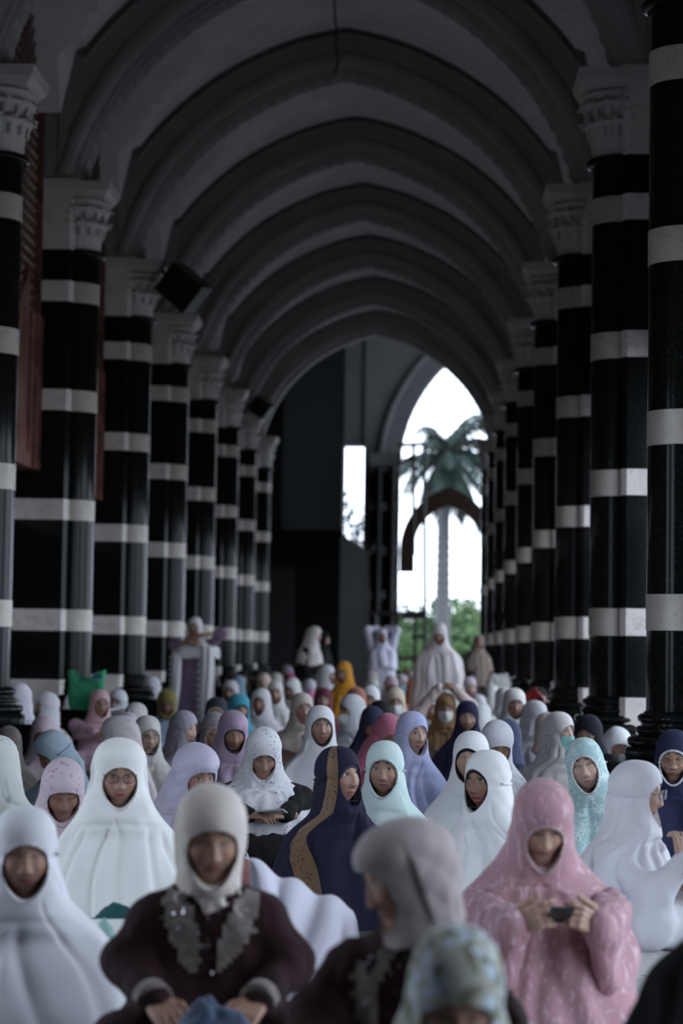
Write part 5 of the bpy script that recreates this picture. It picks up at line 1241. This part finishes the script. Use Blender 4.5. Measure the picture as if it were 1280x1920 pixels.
# patterned clutch in front of the pink cape
def clutch():
    p = atc(1075, 1893, F/690); e = tag(empty('clutch_bag', (p[0], p[1], 0)), 'teal and pink patterned clutch bag on the floor before the pink cape', 'bag'); e.rotation_euler = (0, 0, math.radians(-8))
    m = fabric((.22, .38, .38), 'blotch', (.45, .30, .36), 22.0); V, Q = sdf_mesh([((-.095, 0, .035), .034, (.095, 0, .035), .034), ((-.09, .035, .03), .03, (.09, .035, .03), .03), ((-.095, -.03, .03), .028, (.095, -.03, .03), .028)], .008, .03)
    V[:, 2] = np.maximum(V[:, 2], .002); V = wrinkle(V, Q, .0018, 40, 3); obj('bag_body', mesh_np('bag_body', V, Q), m, e)
    MB().tube([(-.10, -.0, .071), (0, .0, .073), (.10, .0, .071)], .004, 6).build('zip', BLACKPLASTIC, e); c = MB(); c.tube([(-.022, -.01, .074), (-.020, -.008, .094), (.020, -.008, .094), (.022, -.01, .074)], .004, 6); c.box(-.03, .03, -.012, -.004, .070, .078, .002); c.build('clasp', plain('dark_clasp', (.03, .03, .03), .3, .8), e)
clutch()
# blue denim cloth in the lap of the woman in maroon, white cloth beside her
p = atc(405, 1890, F/745)
o = heap(p[0], p[1], .125, .09, .105, 'denim_cloth', fabric((.10, .135, .22)), 'crumpled blue denim cloth in the lap of the cream scarf woman', 'cloth', 7); o.location.z = .16
def white_sheet():
    nu, nv = 60, 44; V = []; r = np.random.RandomState(2)
    for j in range(nv):
        t = j/(nv-1)
        for i in range(nu):
            u = i/(nu-1); a = aty(468+190*u, 1612+92*u**.9, 7.15); b = aty(500+165*u, 1850, 6.55)
            p = a*(1-t)+b*t; zt = a[2]*(1-t**1.5); f = .016*math.sin(u*26+t*5+2*math.sin(u*6))*min(1, t*2+.2)+.020*math.sin(t*10+u*9)*t
            V.append((p[0]+.02*math.sin(t*4), p[1]+f, max(zt+.012*math.sin(u*17+t*6), .006)))
    for i in range(nu):      # far side falls back to the floor
        pass
    back = []
    for i in range(nu):
        q = np.array(V[i]); back.append((q[0], q[1]+.22, .02))
    mid = [(np.array(V[i])*.55+np.array(back[i])*.45+np.array([0, .03, .05])) for i in range(nu)]
    V = back+[tuple(m_) for m_ in mid]+V
    cloth_obj('white_cloth', V, nu, nv+2, fabric((.66, .66, .76)), 'long white cloth draped on the floor between the two maroon blouses', 'cloth')
white_sheet()
p = atc(225, 1800, F/560); heap(p[0], p[1], .13, .16, .22, 'mint_cloth', fabric((.30, .50, .46)), 'folded mint green cloth in front of the fluffy white cape', 'cloth', 9)
p = atc(226, 1735, F/545); o = heap(p[0], p[1], .09, .05, .05, 'teal_cloth', fabric((.02, .09, .10)), 'dark teal cloth on top of the mint cloth', 'cloth', 10); o.location.z = .215
p = atc(797, 1560, F/430); heap(p[0], p[1], .09, .07, .16, 'orange_cloth', fabric((.60, .14, .05)), 'small bright orange cloth on the floor by the periwinkle cape', 'cloth', 11)
p = atc(480, 1590, F/415); heap(p[0], p[1], .14, .12, .20, 'folded_garment', fabric((.66, .66, .72)), 'folded white garment below the flowered headscarf', 'cloth', 12)
# prayer mats and rugs
def mat_rug(px, py, s, w_, l_, rot, col, pc, ps, label, nm='prayer_mat'):
    p = atc(px, py, F/s); e = tag(empty(nm, (p[0], p[1], 0), rot), label, 'mat')
    n = 24; u = np.linspace(-.5, .5, n); X, Y = np.meshgrid(u*w_, u*l_); Z = .006+.003*np.sin(X*9+Y*5)+.002*np.sin(Y*17)
    V = np.stack([X, Y, Z], -1).reshape(-1, 3); q = loft_faces(n, n); q = q[[i for i in range(len(q)) if i % n != n-1]]; V2 = np.concatenate([V, V*[1, 1, 0]+[0, 0, .001]])
    obj('woven_field', mesh_np('woven_field', V2, np.concatenate([q[:, ::-1], q+len(V)])), fabric(col, 'floral', pc, ps), e)
    fr = MB()
    for sy in (-1, 1):
        for x in np.arange(-w_/2+.008, w_/2, .018): fr.tube([(x, sy*l_/2, .006), (x+.003, sy*(l_/2+.03), .004)], .003, 4)
    o = fr.build('fringe', fabric((.5, .48, .46)), e); o['kind'] = 'stuff'
mat_rug(1235, 1790, 520, .8, 1.15, .05, (.55, .55, .56), (.16, .16, .17), 18, 'grey and white patterned mat under the woman sitting sideways')
mat_rug(640, 1905, 640, .75, 1.1, -.1, (.16, .16, .20), (.24, .10, .30), 14, 'dark mat with purple motifs at the bottom centre')
mat_rug(1120, 1925, 640, .72, .55, .08, (.42, .28, .32), (.30, .18, .22), 16, 'dusty pink mat under the pink cape')
mat_rug(260, 1930, 640, 1.0, 1.0, .0, (.20, .22, .27), (.14, .15, .19), 14, 'slate grey mat under the front left women')
mat_rug(1180, 1880, 560, .55, .8, -.05, (.34, .35, .37), (.26, .27, .29), 10, 'plain grey mat at the lower right')
# ------------------------------------------------------------------ garden beyond the archway
def m_leaf(name, a, b):
    m, nt, bs = newmat(name); v = coords(nt); n = noise(nt, v, 1.2, 3); c = ramp(nt, n.outputs['Fac'], [(.35, a), (.65, b)]); nt.links.new(c, bs.inputs['Base Color']); bs.inputs['Roughness'].default_value = .7
    bs.inputs['Specular IOR Level'].default_value = .2; return m
LEAF1 = m_leaf('tree_leaves', (.020, .045, .018), (.06, .11, .035)); LEAF2 = m_leaf('yellow_green_leaves', (.06, .10, .025), (.14, .17, .05)); PALM = m_leaf('palm_leaves', (.010, .020, .018), (.022, .036, .028))  # second leaf colour is a yellow green
BARK = m_plaster('palm_bark', (.065, .065, .072))
def crown(px, py, y, rx, rz, mat, label, seed, n=2600):
    c = aty(px, py, y); e = tag(empty('tree', (c[0], c[1], -.26)), label, 'tree', 'trees beyond the archway'); r = np.random.RandomState(seed)
    cz = c[2]+.26; blobs = [(r.uniform(-.6, .6)*rx, r.uniform(-.5, .5)*rx, cz+r.uniform(-.5, .5)*rz, r.uniform(.35, .6)) for _ in range(9)]
    V = []; Q = []
    for i in range(n):
        b = blobs[r.randint(9)]; d = r.normal(size=3); d /= np.linalg.norm(d); rad = r.uniform(.75, 1.05)*b[3]; p = np.array([b[0]+d[0]*rad*rx, b[1]+d[1]*rad*rx, b[2]+d[2]*rad*rz])
        a = r.normal(size=3); a /= np.linalg.norm(a); bb = np.cross(a, d); bb /= np.linalg.norm(bb)+1e-9; s = .16*r.uniform(.6, 1.3)*max(rx, 1.5)/2.5; k = len(V)
        V += [p-a*s, p+bb*s*.5, p+a*s, p-bb*s*.5+d*s*.15]; Q.append((k, k+1, k+2, k+3))
    o = obj('foliage', mesh_np('foliage', np.array(V), np.array(Q), False), mat, e); o['kind'] = 'stuff'
    m = MB(); m.tube([(0, 0, 0), (.05, 0, cz*.5), (0, .05, cz)], .16, 8, .07)
    for b in blobs[:5]: m.tube([(0, 0, cz*.55), (b[0]*.5, b[1]*.5, (cz*.6+b[2])/2), b[:3]], .07, 6, .02)
    m.build('trunk', BARK, e, smooth=True)
crown(760, 1180, 80, 2.6, 2.0, LEAF1, 'round dark green tree left of the palm trunk', 1)
crown(805, 1205, 87, 2.4, 1.6, LEAF1, 'low green tree directly behind the palm trunk', 2)
crown(862, 1190, 93, 2.2, 1.7, LEAF1, 'green tree right of the palm trunk', 3)
crown(905, 1175, 99, 1.8, 2.0, LEAF2, 'yellow green tree by the right edge of the archway', 4)
crown(720, 1205, 96, 2.6, 1.8, LEAF1, 'dark tree seen behind the striped far pier', 5)
crown(840, 1235, 73, 3.2, 1.2, LEAF1, 'broad low shrub at the foot of the palm', 6)
crown(668, 985, 74, .8, 1.6, PALM, 'narrow leafy tree seen through the slit window', 7, 500)
struct(MB().box(-60, 60, 108, 109, -.3, .9).build('wall_garden', LEAF1))
def palm():
    b = aty(829, 1180, 66.0); t = aty(826, 850, 66.0); e = tag(empty('palm_tree', (b[0], 66.0, -.26)), 'tall palm tree with drooping fronds beyond the archway', 'palm tree')
    H = t[2]+.26; dx = t[0]-b[0]; m = MB(); m.lathe([(.30, 0), (.26, 1), (.21, H*.5), (.19, H*.9), (.14, H)], 14); tr = m.build('trunk', BARK, e, sharp=60)
    for z in np.arange(.4, H, .28): MB().lathe([(.20+.05*(1-z/H), z), (.225+.05*(1-z/H), z+.03), (.20+.05*(1-z/H), z+.06)], 12).build('trunk_ring', BARK, tr, smooth=True) if z < 5 else None
    r = np.random.RandomState(4)
    for i in range(48):
        az = r.uniform(0, 6.283); L = r.uniform(1.7, 3.0); el = r.uniform(-1.1, 1.25); sp = []; p = np.array([0, 0, H-.1]); d = np.array([math.cos(az)*math.cos(el), math.sin(az)*math.cos(el), math.sin(el)]); n = 12
        for k in range(n+1): sp.append(p.copy()); p = p+d*L/n; d = d+np.array([0, 0, -.16]); d /= np.linalg.norm(d)
        V = []; Q = []; side = np.array([-math.sin(az), math.cos(az), 0])
        for k in range(1, n+1):
            for f in (0, .33, .66):
                q = sp[k]*(1-f)+sp[k-1]*f; ln = .50*math.sin(math.pi*min(1, (k-f)/n*.9+.12))+.08; tg = (sp[k]-sp[k-1]); tg /= np.linalg.norm(tg)
                for sg in (-1, 1):
                    tip = q+side*sg*ln*.75+tg*ln*.35+np.array([0, 0, -ln*r.uniform(.45, .9)]); k0 = len(V); V += [q+tg*.05, q-tg*.05, tip]; Q.append((k0, k0+1, k0+2))
        me = mesh_np('frond', np.array(V), np.array(Q), False); fr = obj('frond', me, PALM, e); MB().tube(sp, .022, 5, .006).build('midrib', PALM, fr)
palm()
